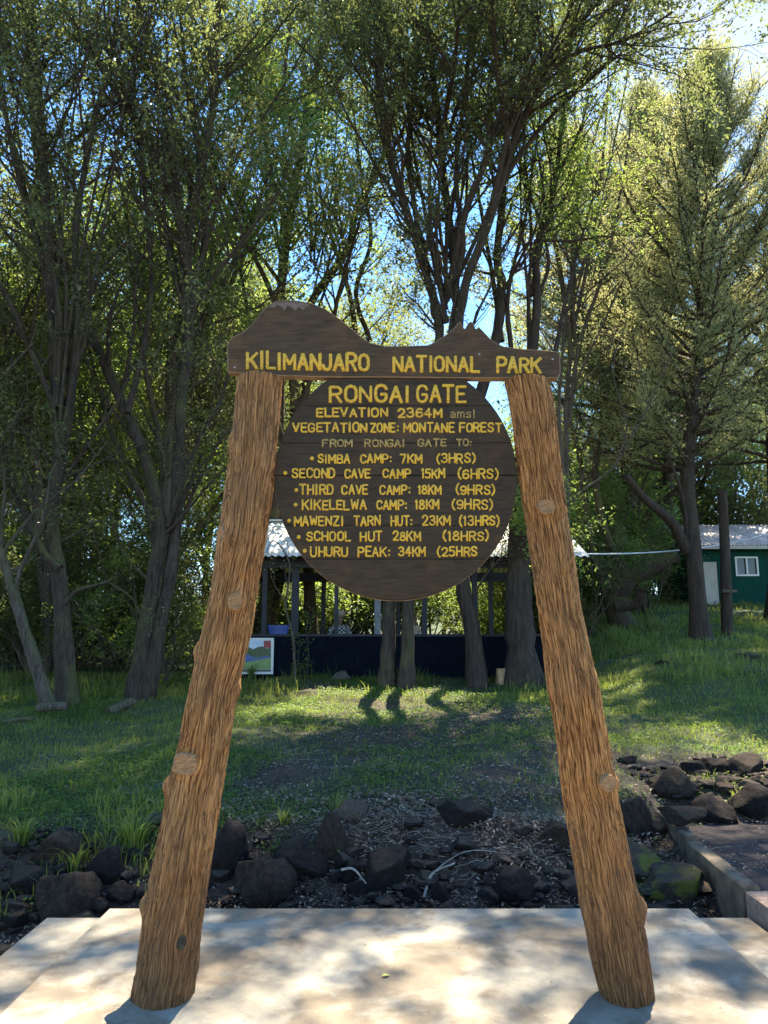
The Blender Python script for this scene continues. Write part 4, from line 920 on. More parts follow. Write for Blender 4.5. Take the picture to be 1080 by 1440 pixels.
# bent sapling before the wall
tree('sapling', [L([(416, 958), (412, 900), (402, 850), (406, 800), (396, 770), (380, 758), (372, 775)], [15.2, 15.2], .03, .008, 1, True), L([(403, 850), (385, 820), (380, 790)], [15.2, 15.0], .012, .005, 1)],
    12, 'leaf_conifer', 'bark_grey', 'thin bent sapling before the pavilion roof and wall', None, 'sapling', n2=10, n3=4, nl=8, L2=(.3, .7), L3=(.1, .3), ls=.05, bare=.5)
tree('climbing_weed', [L([(430, 957), (432, 920), (428, 885), (436, 862)], 15.3, .01, .004, 1, True), L([(424, 955), (420, 930), (424, 905)], 15.3, .008, .004, 1)],
    13, 'leaf_green', 'bark_grey', 'leafy weed stem climbing the dark pavilion wall', None, 'weed', n2=10, n3=3, nl=8, L2=(.12, .3), L3=(.05, .15), ls=.075, start=.1)

# conifers
def conifer(pxs, Ys, seed, leafm, label, rbase, nb=150, lmax=3.0, zstart=1.5, extra=(), top_thin=.35, ls=.085, name='conifer', dens=1.0):
    r = np.random.default_rng(seed); base = L(pxs, Ys, rbase, .03, 0, True); c = catmull(base[0], 8)
    tb = TB(); n = len(c); t = np.linspace(0, 1, n); rad = rbase * (1 - t) ** .8 + .02; rad[:4] *= [1.5, 1.25, 1.1, 1.0]
    tb.tube(c, rad, 10); cen = []; dr = []
    for e in extra:
        q = catmull(e[0], 5); tb.tube(q, np.linspace(e[1], e[2], len(q)), 7)
    H = c[-1][2] - c[0][2]; az = 0
    for k in range(nb):
        u = (k + r.random()) / nb; z = zstart + (H - zstart) * u ** .9; i = min(np.searchsorted(c[:, 2] - c[0][2], z), n - 1)
        az += 2.4 + r.normal() * .5
        Lb = lmax * (min(1.0, (1 - u) / .62) ** .85) * r.uniform(.55, 1.15) * (1 if u < .75 else top_thin + .65 * (1 - u) * 4) + .35
        d = np.array([math.cos(az), math.sin(az), .25 + .5 * u])
        s = walk(c[i], d, Lb, 7, .1, .05 + .08 * u, r); rb_ = .012 + .012 * Lb
        tb.tube(s, np.linspace(rb_, rb_ * .25, 8), 4)
        m = int(7 + Lb * 7)
        for q in range(m):
            v = .22 + .78 * r.random(); j = min(int(v * 7), 6); p0 = s[j] + (s[j + 1] - s[j]) * r.random()
            a = r.normal(size=3); a /= np.linalg.norm(a); tn = s[j + 1] - s[j]; tn /= np.linalg.norm(tn)
            l3 = r.uniform(.25, .65); s3 = walk(p0, tn * .8 + a * .7 + np.array([0, 0, .1]), l3, 2, .2, .0, r)
            tb.tube(s3, [rb_ * .3, rb_ * .2, rb_ * .1], 3)
            k_ = int(r.integers(16, 34) * dens); tt = r.random(k_)
            pp = s3[0] + (s3[-1] - s3[0]) * (1.15 * tt[:, None]) + r.normal(size=(k_, 3)) * .075
            cen.append(pp); dr.append(np.repeat((s3[-1] - s3[0])[None] / l3 * 1.4, k_, 0))
    root = empty(name, tuple(c[0])); tag(root, label, 'conifer', 'tall conifers at the right')
    o = tb.build('trunk', M['bark_conifer']); adopt(o, root)
    cen = np.concatenate(cen); dr = np.concatenate(dr)
    V, q = leafquads(cen, ls * (.6 + .8 * r.random(len(cen))), r, .7, .3, dr); o = mesh_np('crown', V, q, M[leafm]); adopt(o, root)
    return root
con_a = conifer([(985, 890), (975, 770), (968, 660), (985, 450), (995, 250), (1000, 95)], [18.2, 18.6], 31, 'leaf_conifer', 'tallest pale olive conifer with a dark trunk before the green hut', .20, 190, 3.4, 3.9,
    extra=[(L([(966, 775), (945, 735), (905, 700), (880, 668)], [18.3, 17.6], 0, 0)[0], .15, .07), (L([(968, 770), (960, 700), (940, 640)], [18.3, 17.9], 0, 0)[0], .06, .03)], dens=1.1)
con_b = conifer([(1100, 880), (1095, 700), (1085, 500), (1085, 350), (1088, 215)], [22, 22], 32, 'leaf_conifer_dark', 'dark conifer cut off by the right edge of the picture', .35, 95, 3.8, 4.2, dens=.7)
def con_copy(src, px, Yc, sc, rz, label):
    x = P(px, 800, Yc)[0]; o = src.copy(); C.objects.link(o); o.location = (x, Yc, gh(x, Yc) - .1); o.rotation_euler = (0, 0, rz); o.scale = (sc,) * 3; o['label'] = label
    for ch in src.children:
        c = ch.copy(); C.objects.link(c); c.parent = o; c.matrix_parent_inverse = ch.matrix_parent_inverse.copy()
con_copy(con_a, 895, 24.5, 1.12, 2.2, 'bright feathery conifer just left of the tallest one')
con_copy(con_a, 940, 29, 1.25, 4.2, 'farther conifer filling the gap between the two pale conifers')

def where(px, Yd):
    marks = [(-60, 'beyond the left edge'), (60, 'at the left edge'), (160, 'behind the mossy tree'), (250, 'behind the twin-stemmed tree'), (330, 'left of the left post'), (400, 'behind the left post'), (470, 'behind the big carved peak'), (560, 'behind the middle of the sign'), (640, 'behind the fanning tree'), (710, 'behind the stout shaggy trunk'), (800, 'behind the right post'), (870, 'right of the right post'), (950, 'left of the tallest conifer'), (1020, 'behind the tallest conifer'), (1090, 'above the hut roof'), (9999, 'beyond the right edge')]
    w = next(t for a, t in marks if px < a)
    d = 'nearest row' if Yd < 19 else 'second row' if Yd < 24 else 'third row' if Yd < 29 else 'fourth row' if Yd < 35 else 'farthest row'
    return w + ', ' + d
used_labels = set()
def uniq(base, px, Yd):
    l0 = base + ' ' + where(px, Yd)
    for q in ('', ', leftmost there', ', rightmost there', ', more hidden', ', in the gap', ', slightly taller', ', slightly lower', ', half covered'):
        if l0 + q not in used_labels: used_labels.add(l0 + q); return l0 + q
    return l0
# prototypes for the deeper forest
def auto_limbs(r, H, r0, forks=5, lean=.12, first=.22):
    base = walk(np.array([0., 0, -.2]), np.array([r.normal() * lean, r.normal() * lean, 1]), H * .55, 6, .07, .04, r)
    out = [(base, r0, r0 * .6, .3)]
    for k in range(forks):
        t = first + (1 - first) * (k + 1) / forks; i = min(int(t * 6), 6); a = 6.28 * (k / forks) + r.random()
        d = np.array([math.cos(a) * .5, math.sin(a) * .5, 1.0])
        out.append((walk(base[i], d, H * r.uniform(.42, .6), 6, .10, .06, r), r0 * .5, r0 * .12, 1.0))
    return out
def place_copy(root, loc, rz, sc, label, group):
    o = root.copy(); C.objects.link(o); o.location = loc; o.rotation_euler = (0, 0, rz); o.scale = (sc, sc, sc * random.uniform(.9, 1.1))
    tag(o, label, root['category'], group)
    for ch in root.children:
        c = ch.copy(); C.objects.link(c); c.parent = o; c.matrix_parent_inverse = ch.matrix_parent_inverse.copy()
    return o
BG = 'trees deep in the forest'
rr_ = np.random.default_rng(77)
protos = []
for k, (lm, bk) in enumerate([('leaf_olive', 'bark'), ('leaf_green', 'bark'), ('leaf_olive', 'bark_grey'), ('leaf_green', 'bark_grey')]):
    t_ = tree('forest_tree', auto_limbs(rr_, 15, .17, 6), 300 + k, lm, bk, 'x', BG, n2=17, n3=7, nl=30, ls=.125, spread=.34, start=.15, L2=(1.4, 3.2), base=0)
    t_.location = (0, 0, 0)
    for ch in t_.children: ch.matrix_parent_inverse = Matrix.Identity(4)
    protos.append(t_)
BLAB = ['olive-leaved tree', 'bright green tree', 'grey-barked olive tree', 'grey-barked green tree']
used = [False] * 4
spots = []
for k in range(40):
    for _ in range(30):
        Yd = random.uniform(17.5, 42); xd = random.uniform(-.62, .50) * Yd
        if (-4.6 < xd < 5.5 and Yd < 29.5) or -.04 < xd / Yd < .24: continue
        if xd > 4 and Yd < 30 : continue
        if all((xd - a) ** 2 + (Yd - b_) ** 2 > 6.5 for a, b_ in spots): break
    spots.append((xd, Yd))
# trees standing in front row gaps and beyond the left edge
spots += [(-8.8, 14.5), (-10.5, 17), (-7.2, 16.5), (-4.8, 16.8), (-3.4, 21.0), (-11, 12)]
for k, (xd, Yd) in enumerate(spots):
    v = k % 4; lab_ = uniq(BLAB[v], 540 + xd / Yd * FPX, Yd); loc = (xd, Yd, gh(xd, Yd) - .1); sc = random.uniform(.8, 1.1)
    if not used[v]:
        used[v] = True; o = protos[v]; o.location = loc; o.scale = (sc,) * 3; tag(o, lab_, 'tree', BG)
    else: place_copy(protos[v], loc, random.uniform(0, 6.28), sc, lab_, BG)
# shrubs
SG = 'understorey shrubs under the trees'
def shrub_proto(seed, lm, H):
    r = np.random.default_rng(seed); limbs = []
    for k in range(9):
        a = r.uniform(0, 6.28); limbs.append((walk(np.array([math.cos(a) * .15, math.sin(a) * .15, -.1]), np.array([math.cos(a) * .55, math.sin(a) * .55, 1]), H * r.uniform(.6, 1.1), 6, .16, .02, r), .022, .006, 1))
    t_ = tree('shrub', limbs, seed + 1, lm, 'bark_grey', 'x', SG, 'shrub', n2=16, n3=5, nl=15, ls=.085, start=.12, L2=(.4, 1.1), L3=(.2, .55), spread=.2, asp=.5)
    t_.location = (0, 0, 0)
    for ch in t_.children: ch.matrix_parent_inverse = Matrix.Identity(4)
    return t_
sp = [shrub_proto(401, 'leaf_green', 3.0), shrub_proto(402, 'leaf_dark', 3.4), shrub_proto(403, 'leaf_olive', 2.8)]
SLAB = ['leafy green shrub', 'dark glossy shrub', 'twiggy olive shrub']
us = [False] * 3
sspots = []
for k in range(26): sspots.append((random.uniform(-11, -3.4), random.uniform(14.6, 22), k))
for k in range(13): sspots.append((random.uniform(-4.5, 5.5), random.uniform(22.5, 27), 3 * k))
for k in range(18): sspots.append((random.uniform(3.9, 9.5), random.uniform(20.5, 27), k))
for k in range(24): sspots.append((random.uniform(-20, 20), random.uniform(27, 36), k))
for k in range(20): yy_ = random.uniform(28.5, 37); sspots.append(((-.14 + .62 * (k + random.random()) / 20) * yy_, yy_, k if k % 3 else k + 1))
for (xd, Yd, v) in sspots:
    if (9.0 < xd < 15 and 24 < Yd < 31) or (.36 * Yd < xd and Yd < 28) or (.26 * Yd < xd < .39 * Yd and Yd < 22.2): continue
    v = v % 3; lab_ = uniq(SLAB[v], 540 + xd / Yd * FPX, Yd); loc = (xd, Yd, gh(xd, Yd)); sc = random.uniform(.75, 1.35) * (1.4 if Yd > 26.5 else 1) * (1.5 if Yd > 28.4 and xd > -.15 * Yd else 1)
    if not us[v]:
        us[v] = True; o = sp[v]; o.location = loc; tag(o, lab_, 'shrub', SG)
    else: place_copy(sp[v], loc, random.uniform(0, 6.28), sc, lab_, SG)

# ------------------------------------------------------------------ pavilion
PY = 16.2
M['navy'] = simple('navy_paint', (.005, .008, .014), .95, .3, 5, (1, 1, 1), .1); M['navy'].node_tree.nodes['Principled BSDF'].inputs['Specular IOR Level'].default_value = .05
M['dark_post'] = simple('dark_post', (.012, .015, .022), .6, .3, 6)
M['pale_post'] = simple('pale_post', (.16, .17, .18), .6, .3, 6)
M['tin'] = simple('tin_roof', (.74, .72, .68), .5, .18, 1.5, (6, 1, 1), .05, .1)
M['floor'] = simple('floor_concrete', (.25, .23, .2), .8, .2, 4)
pav = empty('pavilion', (0.3, PY, gh(0, PY))); tag(pav, 'open-sided shelter with dark boarded half wall and corrugated metal roof behind the sign', 'shelter')
def pv(o): adopt(o, pav); return o
def wall_board(x0, x1, zt, zb, y, parent_fn, mat):
    n = int(round((x1 - x0) / .62)); 
    for k in range(n):
        a = x0 + (x1 - x0) * k / n; b_ = x0 + (x1 - x0) * (k + 1) / n
        o = box('wall_panel', ((a + b_) / 2, y, (zt + zb) / 2), (b_ - a - .002, .04, zt - zb), mat); parent_fn(o)
def wz(py, Yq=PY): return P(540, py, Yq)[2]
wx0, wx1 = -3.15, 3.35
zb = wz(963); zt = wz(895)
wall_board(wx0, wx1, zt, zb - .25, PY, pv, M['navy'])
pv(box('rail', ((wx0 + wx1) / 2, PY, zt + .025), (wx1 - wx0 + .05, .09, .045), M['dark_post']))
zeave = wz(789)
for px, w, mt in ((330, .10, 'dark_post'), (372, .10, 'dark_post'), (415, .15, 'dark_post'), (473, .08, 'dark_post'), (531, .13, 'pale_post'), (597, .11, 'dark_post'), (668, .11, 'dark_post'), (742, .13, 'dark_post')):
    x = P(px, 850, PY + .07)[0]; pv(box('post', (x, PY + .09, (zb + zeave) / 2), (w, .10, zeave - zb - .1 + .3), M[mt]))
for px in (345, 455, 560, 690, 745):
    x = P(px, 850, 20.0)[0]; pv(box('post', (x, 20.0, (zb + zeave) / 2 + .1), (.11, .11, zeave - zb + .3), M['dark_post']))
pv(box('beam', ((wx0 + wx1) / 2, PY + .02, zeave - .02), (wx1 - wx0 + .3, .07, .24), M['dark_post']))
pv(box('beam', ((wx0 + wx1) / 2, 20.0, zeave - .02), (wx1 - wx0 + .3, .07, .24), M['dark_post']))
pv(box('floor', ((wx0 + wx1) / 2, 18.1, .93), (wx1 - wx0, 3.7, .12), M['floor']))
def corrug(name, x0, x1, y0, z0, y1, z1, mat, pitch=.14, amp=.018):
    nx_ = int((x1 - x0) / pitch * 6); x = np.linspace(x0, x1, nx_); dz = amp * np.sin(2 * np.pi * (x - x0) / pitch)
    V = np.concatenate([np.stack([x, np.full(nx_, y0), z0 + dz], 1), np.stack([x, np.full(nx_, y1), z1 + dz], 1), np.stack([x, np.full(nx_, y0), z0 + dz - .004], 1), np.stack([x, np.full(nx_, y1), z1 + dz - .004], 1)])
    i = np.arange(nx_ - 1); n_ = nx_
    F = np.concatenate([np.stack([i, i + 1, n_ + i + 1, n_ + i], 1), np.stack([2 * n_ + i, 3 * n_ + i, 3 * n_ + i + 1, 2 * n_ + i + 1], 1), np.stack([i, 2 * n_ + i, 2 * n_ + i + 1, i + 1], 1)])
    return mesh_np(name, V, F, mat, smooth=True)
x = -3.25; k = 0
while x < 4.1:
    for (ya, za, yb, zb2) in ((15.45, zeave + .02, 18.2, zeave + 1.15), (20.95, zeave + .02, 18.2, zeave + 1.15)):
        o = corrug('roof_sheet', x, min(x + .84, 4.22), ya, za + (k % 2) * .006, yb, zb2 + (k % 2) * .006, M['tin']); pv(o)
    x += .82; k += 1
pv(box('ridge_cap', (0.48, 18.2, zeave + 1.175), (7.5, .3, .03), M['tin']))
for k in range(7): 
    xx = -3.1 + k * 1.18; tb = TB(); tb.tube([(xx, 15.5, zeave - .04), (xx, 18.2, zeave + 1.08)], .035, 4); pv(tb.build('rafter', M['dark_post'], None, False)); tb = TB(); tb.tube([(xx, 20.9, zeave - .04), (xx, 18.2, zeave + 1.08)], .035, 4); pv(tb.build('rafter', M['dark_post'], None, False))
# bench inside with the two people
bench = empty('bench', (0, 17.3, .99)); tag(bench, 'plank bench inside the shelter behind the half wall', 'bench')
o = box('seat', (-.1, 17.3, 1.43), (3.0, .34, .045), M['dark_post']); adopt(o, bench)
for xx in (-1.4, 1.2): o = box('leg', (xx, 17.3, 1.2), (.06, .28, .42), M['dark_post']); adopt(o, bench)
# poster
M['white'] = simple('white_paint', (.7, .7, .68), .5, .05, 5, bmp=0)
M['p_sky'] = simple('print_sky', (.52, .62, .72), .4, .15, 6, bmp=0); M['p_green'] = simple('print_trees', (.03, .07, .02), .4, .5, 18, bmp=0)
M['p_lawn'] = simple('print_lawn', (.16, .26, .08), .4, .25, 18, bmp=0); M['p_blue'] = simple('print_blue', (.03, .10, .30), .4, .1, 5, bmp=0); M['p_red'] = simple('print_red', (.28, .02, .02), .4, .1, 5, bmp=0)
M['p_dark'] = simple('print_dark', (.06, .08, .05), .4, .2, 5, bmp=0)
pst = empty('information_poster', tuple(P(355, 947, 16.1))); tag(pst, 'white-framed photo poster on the dark wall beside the left post', 'poster')
def prect(name, a0, b0, a1, b1, y, mat, th=.01):
    p = P(a0, b0, y); q = P(a1, b1, y); o = box(name, ((p[0] + q[0]) / 2, y + th / 2, (p[2] + q[2]) / 2), (abs(q[0] - p[0]), th, abs(p[2] - q[2])), mat); adopt(o, pst); return o
prect('backing', 325, 897, 384, 948, 16.10, M['white'], .03)
def ppoly(name, pts, y, mat):
    bm = bmesh.new(); f = bm.faces.new([bm.verts.new(tuple(P(a, b_, y))) for a, b_ in pts]); bm.normal_update()
    if f.normal.y > 0: bmesh.ops.reverse_faces(bm, faces=[f])
    o = bm_obj(name, bm, mat); adopt(o, pst)
ppoly('picture', [(328, 900), (381, 900), (381, 945), (328, 945)], 16.097, M['p_sky'])
ppoly('printed_trees', [(328, 921), (328, 914), (336, 911), (343, 914), (350, 910), (356, 913), (362, 910), (369, 909), (376, 912), (381, 910), (381, 925), (328, 925)], 16.094, M['p_green'])
ppoly('printed_lawn', [(328, 925), (381, 925), (381, 941), (328, 941)], 16.094, M['p_lawn'])
ppoly('printed_band', [(328, 941.3), (381, 941.3), (381, 944.7), (328, 944.7)], 16.094, M['p_dark'])
ppoly('printed_stripe', [(328, 926), (340, 920), (350, 921), (360, 925), (379, 922), (379, 925), (358, 929), (340, 932), (328, 933)], 16.091, M['p_blue'])
ppoly('printed_emblem', [(371, 901), (381, 901), (381, 911), (371, 911)], 16.091, M['p_red'])
# blue tub on the rail
bm = bmesh.new(); p = P(391, 894.5, PY)
bmesh.ops.create_cone(bm, cap_ends=True, segments=20, radius1=.17, radius2=.20, depth=.17); bmesh.ops.scale(bm, vec=(1.15, .4, 1), verts=bm.verts)
bmesh.ops.translate(bm, vec=(0, 0, .085), verts=bm.verts)
o = bm_obj('blue_tub', bm, simple('blue_plastic', (.02, .06, .25), .4, .1, 5, bmp=0)); 
bm = bmesh.new(); bmesh.ops.create_cone(bm, cap_ends=True, segments=20, radius1=.212, radius2=.212, depth=.022); bmesh.ops.scale(bm, vec=(1.15, .4, 1), verts=bm.verts); bmesh.ops.translate(bm, vec=(0, 0, .172), verts=bm.verts)
l_ = bm_obj('rim', bm, bpy.data.materials['blue_plastic'], o)
o.location = (p[0], PY + .02, zt + .048); tag(o, 'blue plastic tub standing on the rail of the half wall', 'tub')
# log block lit by the sun near the wall
p = ghit(707, 957); bm = bmesh.new()
bmesh.ops.create_cone(bm, cap_ends=True, segments=18, radius1=.17, radius2=.16, depth=.30)
for v_ in bm.verts: v_.co.x *= 1 + .1 * math.sin(v_.index * 2.1)
bmesh.ops.translate(bm, vec=(0, 0, .14), verts=bm.verts)
o = bm_obj('log_block', bm, simple('cut_log', (.42, .26, .13), .8, .3, 12)); o.location = (p[0], 15.4, gh(p[0], 15.4)); tag(o, 'short sawn log block standing before the dark wall by the right post', 'log')
# logs at the left
def log_(a, b_, r, label):
    tb = TB(); c = catmull([a, (np.array(a) + np.array(b_)) / 2 + np.array([0, 0, .01]), b_], 5); tb.tube(c, r * (1 + .06 * np.sin(np.arange(len(c)))), 10)
    V = tb.V[0]; n = len(V); cap0 = np.arange(10)[::-1][None]; cap1 = np.arange(n - 10, n)[None]
    o = mesh_np('log', V, [tb.F[0], cap0, cap1], M['bark_grey']); return tag(o, label, 'log', 'cut logs lying in the grass at the left')
a = ghit(152, 1006) + [0, 0, .04]; b_ = ghit(187, 996) + [0, 0, .10]; log_(a, b_, .07, 'short cut log with a pale end lying left of the left post')
a = ghit(52, 1005) + [0, 0, .09]; b_ = a + [.40, .05, .02]; log_(a, b_, .065, 'short cut log lying against the foot of the mossy tree')
a = ghit(2, 1018) + [0, 0, .02]; b_ = ghit(46, 1014) + [0, 0, .03]; log_(a, b_, .035, 'thin pale pole lying at the left edge of the picture')

# ------------------------------------------------------------------ people
def person(x, y, zs, yaw, shirt, trouser, skin, hair, label, hat=None, longhair=False):
    root = empty('person', (x, y, zs)); root.rotation_euler = (0, 0, yaw); tag(root, label, 'person')
    def skinned(name, verts, edges, rads, mat, sub=2, rt=0):
        me = bpy.data.meshes.new(name); me.from_pydata(verts, edges, []); me.update(); o = bpy.data.objects.new(name, me); link(o, root); me.materials.append(mat)
        md = o.modifiers.new('Skin', 'SKIN'); md.use_smooth_shade = True
        for k, r_ in enumerate(rads): me.skin_vertices[0].data[k].radius = r_ if isinstance(r_, tuple) else (r_, r_)
        me.skin_vertices[0].data[rt].use_root = True
        s_ = o.modifiers.new('Sub', 'SUBSURF'); s_.levels = sub; s_.render_levels = sub
        return o
    # seated; facing -Y in local axes; seat at z=0
    v = [(0, 0, .06), (0, .01, .22), (0, .0, .40), (0, -.01, .50), (0, -.015, .57), (0, -.03, .66), (0, -.03, .76)]
    r_ = [(.15, .12), (.135, .10), (.16, .11), (.13, .09), (.055, .055), (.075, .085), (.07, .085)]
    e = [(0, 1), (1, 2), (2, 3), (3, 4), (4, 5), (5, 6)]
    for s in (-1, 1):
        k = len(v); v += [(s * .18, 0, .48), (s * .24, -.04, .24), (s * .17, -.24, .12), (s * .13, -.33, .11)]; r_ += [.055, .045, .036, .03]; e += [(3, k), (k, k + 1), (k + 1, k + 2), (k + 2, k + 3)]
        for f in range(5):
            a = (f - 2) * .018; kk = len(v); l_ = (.045, .065, .07, .06, .04)[f]
            v += [(s * .13 + a, -.36, .108), (s * .13 + a * 1.3, -.36 - l_, .09)]; r_ += [.009, .007]; e += [(k + 3, kk), (kk, kk + 1)]
        k = len(v); v += [(s * .10, -.10, .06), (s * .12, -.46, .06), (s * .12, -.48, -.36), (s * .12, -.56, -.40)]; r_ += [.09, .062, .045, .04]; e += [(0, k), (k, k + 1), (k + 1, k + 2), (k + 2, k + 3)]
    skinned('body', v, e, r_, skin)
    # clothes
    v = [(0, 0, .05), (0, .01, .22), (0, 0, .41), (0, -.01, .505)]; r_ = [(.175, .14), (.155, .125), (.18, .13), (.13, .10)]; e = [(0, 1), (1, 2), (2, 3)]
    for s in (-1, 1): k = len(v); v += [(s * .19, 0, .475), (s * .245, -.04, .24), (s * .18, -.23, .13)]; r_ += [.07, .06, .05]; e += [(3, k), (k, k + 1), (k + 1, k + 2)]
    skinned('shirt', v, e, r_, shirt)
    v = [(0, 0, .07)]; r_ = [(.17, .13)]; e = []
    for s in (-1, 1): k = len(v); v += [(s * .10, -.10, .065), (s * .12, -.46, .065), (s * .12, -.48, -.34)]; r_ += [.105, .078, .06]; e += [(0, k), (k, k + 1), (k + 1, k + 2)]
    skinned('trousers', v, e, r_, trouser)
    v = [(0, -.01, .70), (0, .0, .79), (0, -.03, .835)]; r_ = [(.09, .09), (.098, .105), (.06, .07)]; e = [(0, 1), (1, 2)]
    if longhair: v += [(0, .05, .60), (0, .06, .46)]; r_ += [(.085, .05), (.08, .035)]; e += [(0, 3), (3, 4)]
    skinned('hair', v, e, r_, hair)
    # face
    bm = bmesh.new()
    for s in (-1, 1): bmesh.ops.create_uvsphere(bm, u_segments=8, v_segments=6, radius=.012, matrix=Matrix.Translation((s * .03, -.112, .715)))
    bm_obj('eyes', bm, M['rock_dark'], root, True)
    bm = bmesh.new(); bmesh.ops.create_cone(bm, segments=8, radius1=.016, radius2=.006, depth=.045, cap_ends=True, matrix=Matrix.Translation((0, -.125, .69))); bm_obj('nose', bm, skin, root, True)
    if hat:
        bm = bmesh.new(); bmesh.ops.create_uvsphere(bm, u_segments=16, v_segments=10, radius=.112, matrix=Matrix.Translation((0, -.01, .80)) @ Matrix.Diagonal((1, 1.1, .85, 1)))
        bmesh.ops.create_cone(bm, segments=20, radius1=.175, radius2=.12, depth=.03, cap_ends=True, matrix=Matrix.Translation((0, -.02, .79)))
        bm_obj('hat', bm, hat, root, True)
    return root
m, nt, b = newmat('plaid')
v = coords(nt, (1, 1, 1)); ch = nnode(nt, 'ShaderNodeTexChecker', Scale=22.0); nt.links.new(v, ch.inputs['Vector']); ch.inputs['Color1'].default_value = (.03, .035, .06, 1); ch.inputs['Color2'].default_value = (.42, .42, .40, 1)
nt.links.new(ch.outputs['Color'], b.inputs['Base Color']); b.inputs['Roughness'].default_value = .85; M['plaid'] = m
skin = simple('skin', (.16, .085, .055), .5, .1, 5, bmp=0); jeans = simple('dark_trousers', (.03, .035, .06), .85, .2, 30); beige = simple('beige_cloth', (.38, .31, .23), .85, .15, 20); hairm = simple('black_hair', (.012, .01, .01), .45, .3, 40)
person(P(478, 880, 17.3)[0], 17.3, 1.455, math.pi + .25, M['plaid'], jeans, skin, hairm, 'person seated with back turned in a checked shirt and pale brimmed hat, inside the shelter', beige)
person(P(580, 880, 17.3)[0], 17.3, 1.455, .9, beige, jeans, skin, hairm, 'person seated inside the shelter with long black hair and a beige top', None, True)

# ------------------------------------------------------------------ green hut
HY = 26.0
M['green_wall'] = simple('green_wall', (.006, .055, .042), .9, .18, 3); M['green_wall'].node_tree.nodes['Principled BSDF'].inputs['Specular IOR Level'].default_value = .08
M['tin_pink'] = simple('tin_pink', (.60, .50, .46), .5, .22, 2, (5, 1, 1), .05, .2)
M['door'] = simple('door_paint', (.42, .38, .33), .6, .12, 4)
M['glass'] = simple('window_glass', (.012, .016, .02), .08, .2, 3, bmp=0)
hut = empty('green_hut', tuple(P(1030, 862, HY))); tag(hut, 'small green hut with a corrugated roof and white window behind the conifer', 'hut')
def hv(o): adopt(o, hut); return o
def hp(px, py): return P(px, py, HY)
x0 = hp(985, 800)[0]; x1 = x0 + 6.0; zb_ = hp(1000, 858)[2] - .3; zt_ = hp(1000, 768)[2]
wl0, wl1 = hp(1035, 800)[0], hp(1065, 800)[0]; wb, wt = hp(1040, 809)[2], hp(1040, 784)[2]
dl, dr_ = hp(988, 800)[0], hp(1009, 800)[0]; dt = hp(1000, 790)[2]
bm = bmesh.new()
def seg(a, b_, c_, d_): bx(bm, ((a + b_) / 2, HY + .06, (c_ + d_) / 2), (b_ - a, .12, d_ - c_))
seg(x0, dl, zb_, zt_); seg(dl, dr_, dt, zt_); seg(dr_, wl0, zb_, zt_); seg(wl0, wl1, zb_, wb); seg(wl0, wl1, wt, zt_); seg(wl1, x1, zb_, zt_)
wall_o = hv(bm_obj('wall', bm, M['green_wall']))
hv(box('wall', (x0 + .06, HY + 2.12, (zb_ + zt_) / 2), (.12, 4.0, zt_ - zb_), M['green_wall'])); hv(box('wall', (x1 - .06, HY + 2.12, (zb_ + zt_) / 2), (.12, 4.0, zt_ - zb_), M['green_wall'])); hv(box('wall', ((x0 + x1) / 2, HY + 4.2, (zb_ + zt_) / 2), (x1 - x0, .12, zt_ - zb_), M['green_wall']))
wf = bmesh.new(); t_ = .055
bx(wf, ((wl0 + wl1) / 2, HY - .01, wt), (wl1 - wl0 + t_, .06, t_)); bx(wf, ((wl0 + wl1) / 2, HY - .01, wb), (wl1 - wl0 + t_, .06, t_))
for xx in (wl0, (wl0 + wl1) / 2, wl1): bx(wf, (xx, HY - .012, (wb + wt) / 2), (t_, .056, wt - wb - t_))
wf_o = hv(bm_obj('window_frame', wf, M['white']))
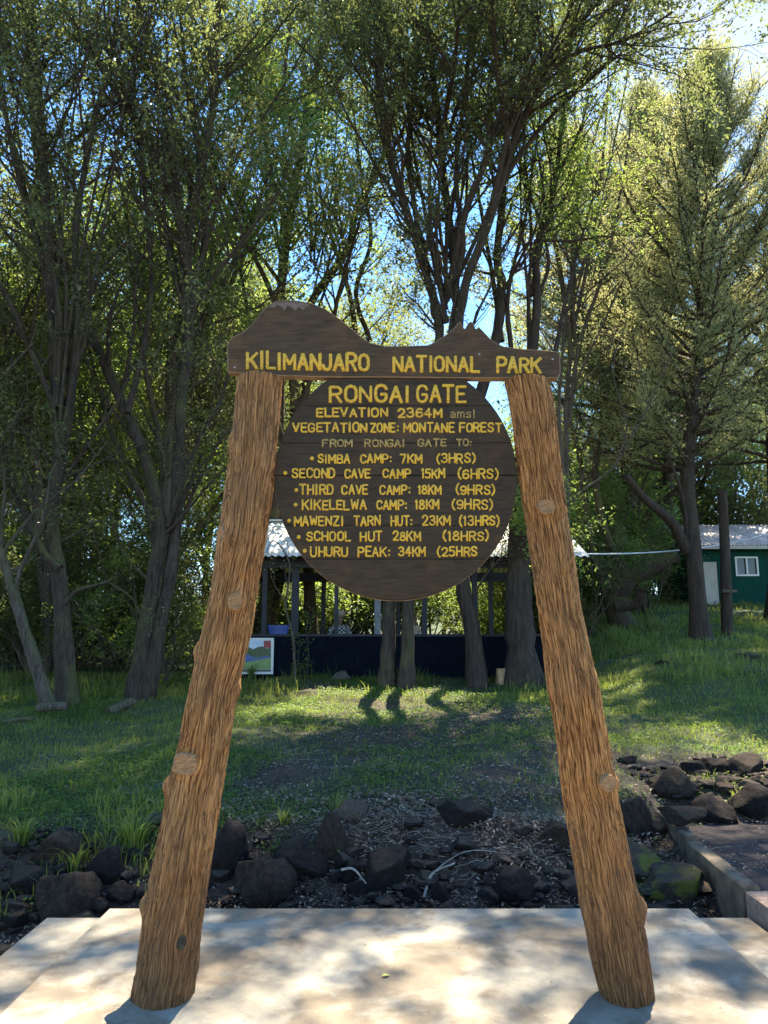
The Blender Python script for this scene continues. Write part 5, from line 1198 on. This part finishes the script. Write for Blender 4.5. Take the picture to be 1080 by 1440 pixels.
for a, b_ in ((wl0, (wl0 + wl1) / 2), ((wl0 + wl1) / 2, wl1)):
    o = box('pane', ((a + b_) / 2, HY + .03, (wb + wt) / 2), (b_ - a - .06, .01, wt - wb - .06), M['glass']); o.parent = wf_o; o.matrix_parent_inverse = (Matrix.Translation(hut.location)).inverted() @ Matrix.Identity(4)
    o.matrix_parent_inverse = Matrix.Identity(4)
d_o = hv(box('door', ((dl + dr_) / 2, HY + .05, (zb_ + dt) / 2), (dr_ - dl - .01, .05, dt - zb_), M['door']))
x = x0 - .5; k = 0
zr = zt_ + 1.05
while x < x1 + .4:
    hv(corrug('roof_sheet', x, x + .84, HY - .45, zt_ - .02 + (k % 2) * .006, HY + 2.1, zr + (k % 2) * .006, M['tin_pink'])); hv(corrug('roof_sheet', x, x + .84, HY + 4.7, zt_ - .02 + (k % 2) * .006, HY + 2.1, zr + (k % 2) * .006, M['tin_pink'])); x += .82; k += 1
hv(box('fascia', ((x0 + x1) / 2, HY - .43, zt_ - .09), (x1 - x0 + .9, .03, .12), M['door']))
zv = hp(1000, 860)[2]
hv(box('veranda_slab', ((x0 + x1) / 2 - .5, HY - .8, zv - .12), (x1 - x0 + 1.6, 1.5, .24), M['floor']))
# timber pole beside the conifer
p = ghit(1022, 893); pole = empty('timber_pole', tuple(p)); tag(pole, 'weathered timber pole with a cross batten standing right of the conifer trunk', 'pole')
tb = TB(); tp = P(1016, 690, p[1]); c = catmull([p - [0, 0, .2], (p + tp) / 2 + [.02, 0, 0], tp], 6); tb.tube(c, np.linspace(.14, .11, len(c)), 9); o = tb.build('pole_shaft', M['bark_conifer']); adopt(o, pole)
q = P(1021, 832, p[1]); o = box('batten', (q[0], p[1] - .2, q[2]), (.36, .05, .07), M['bark_grey']); adopt(o, pole)
# cable
a = P(800, 779, 15.6); b_ = P(1100, 744, 25.6); t = np.linspace(0, 1, 30)[:, None]; c = a + (b_ - a) * t; c[:, 2] -= (4 * t[:, 0] * (1 - t[:, 0])) * .22
a = np.array([4.15, 15.6, zeave + .08]); c = a + (b_ - a) * t; c[:, 2] -= (4 * t[:, 0] * (1 - t[:, 0])) * .22
tb = TB(); tb.tube(c, .018, 5); o = tb.build('cable', simple('pale_cable', (.45, .47, .5), .5, .05, 5, bmp=0)); tag(o, 'pale cable strung from the shelter roof to the green hut', 'cable')
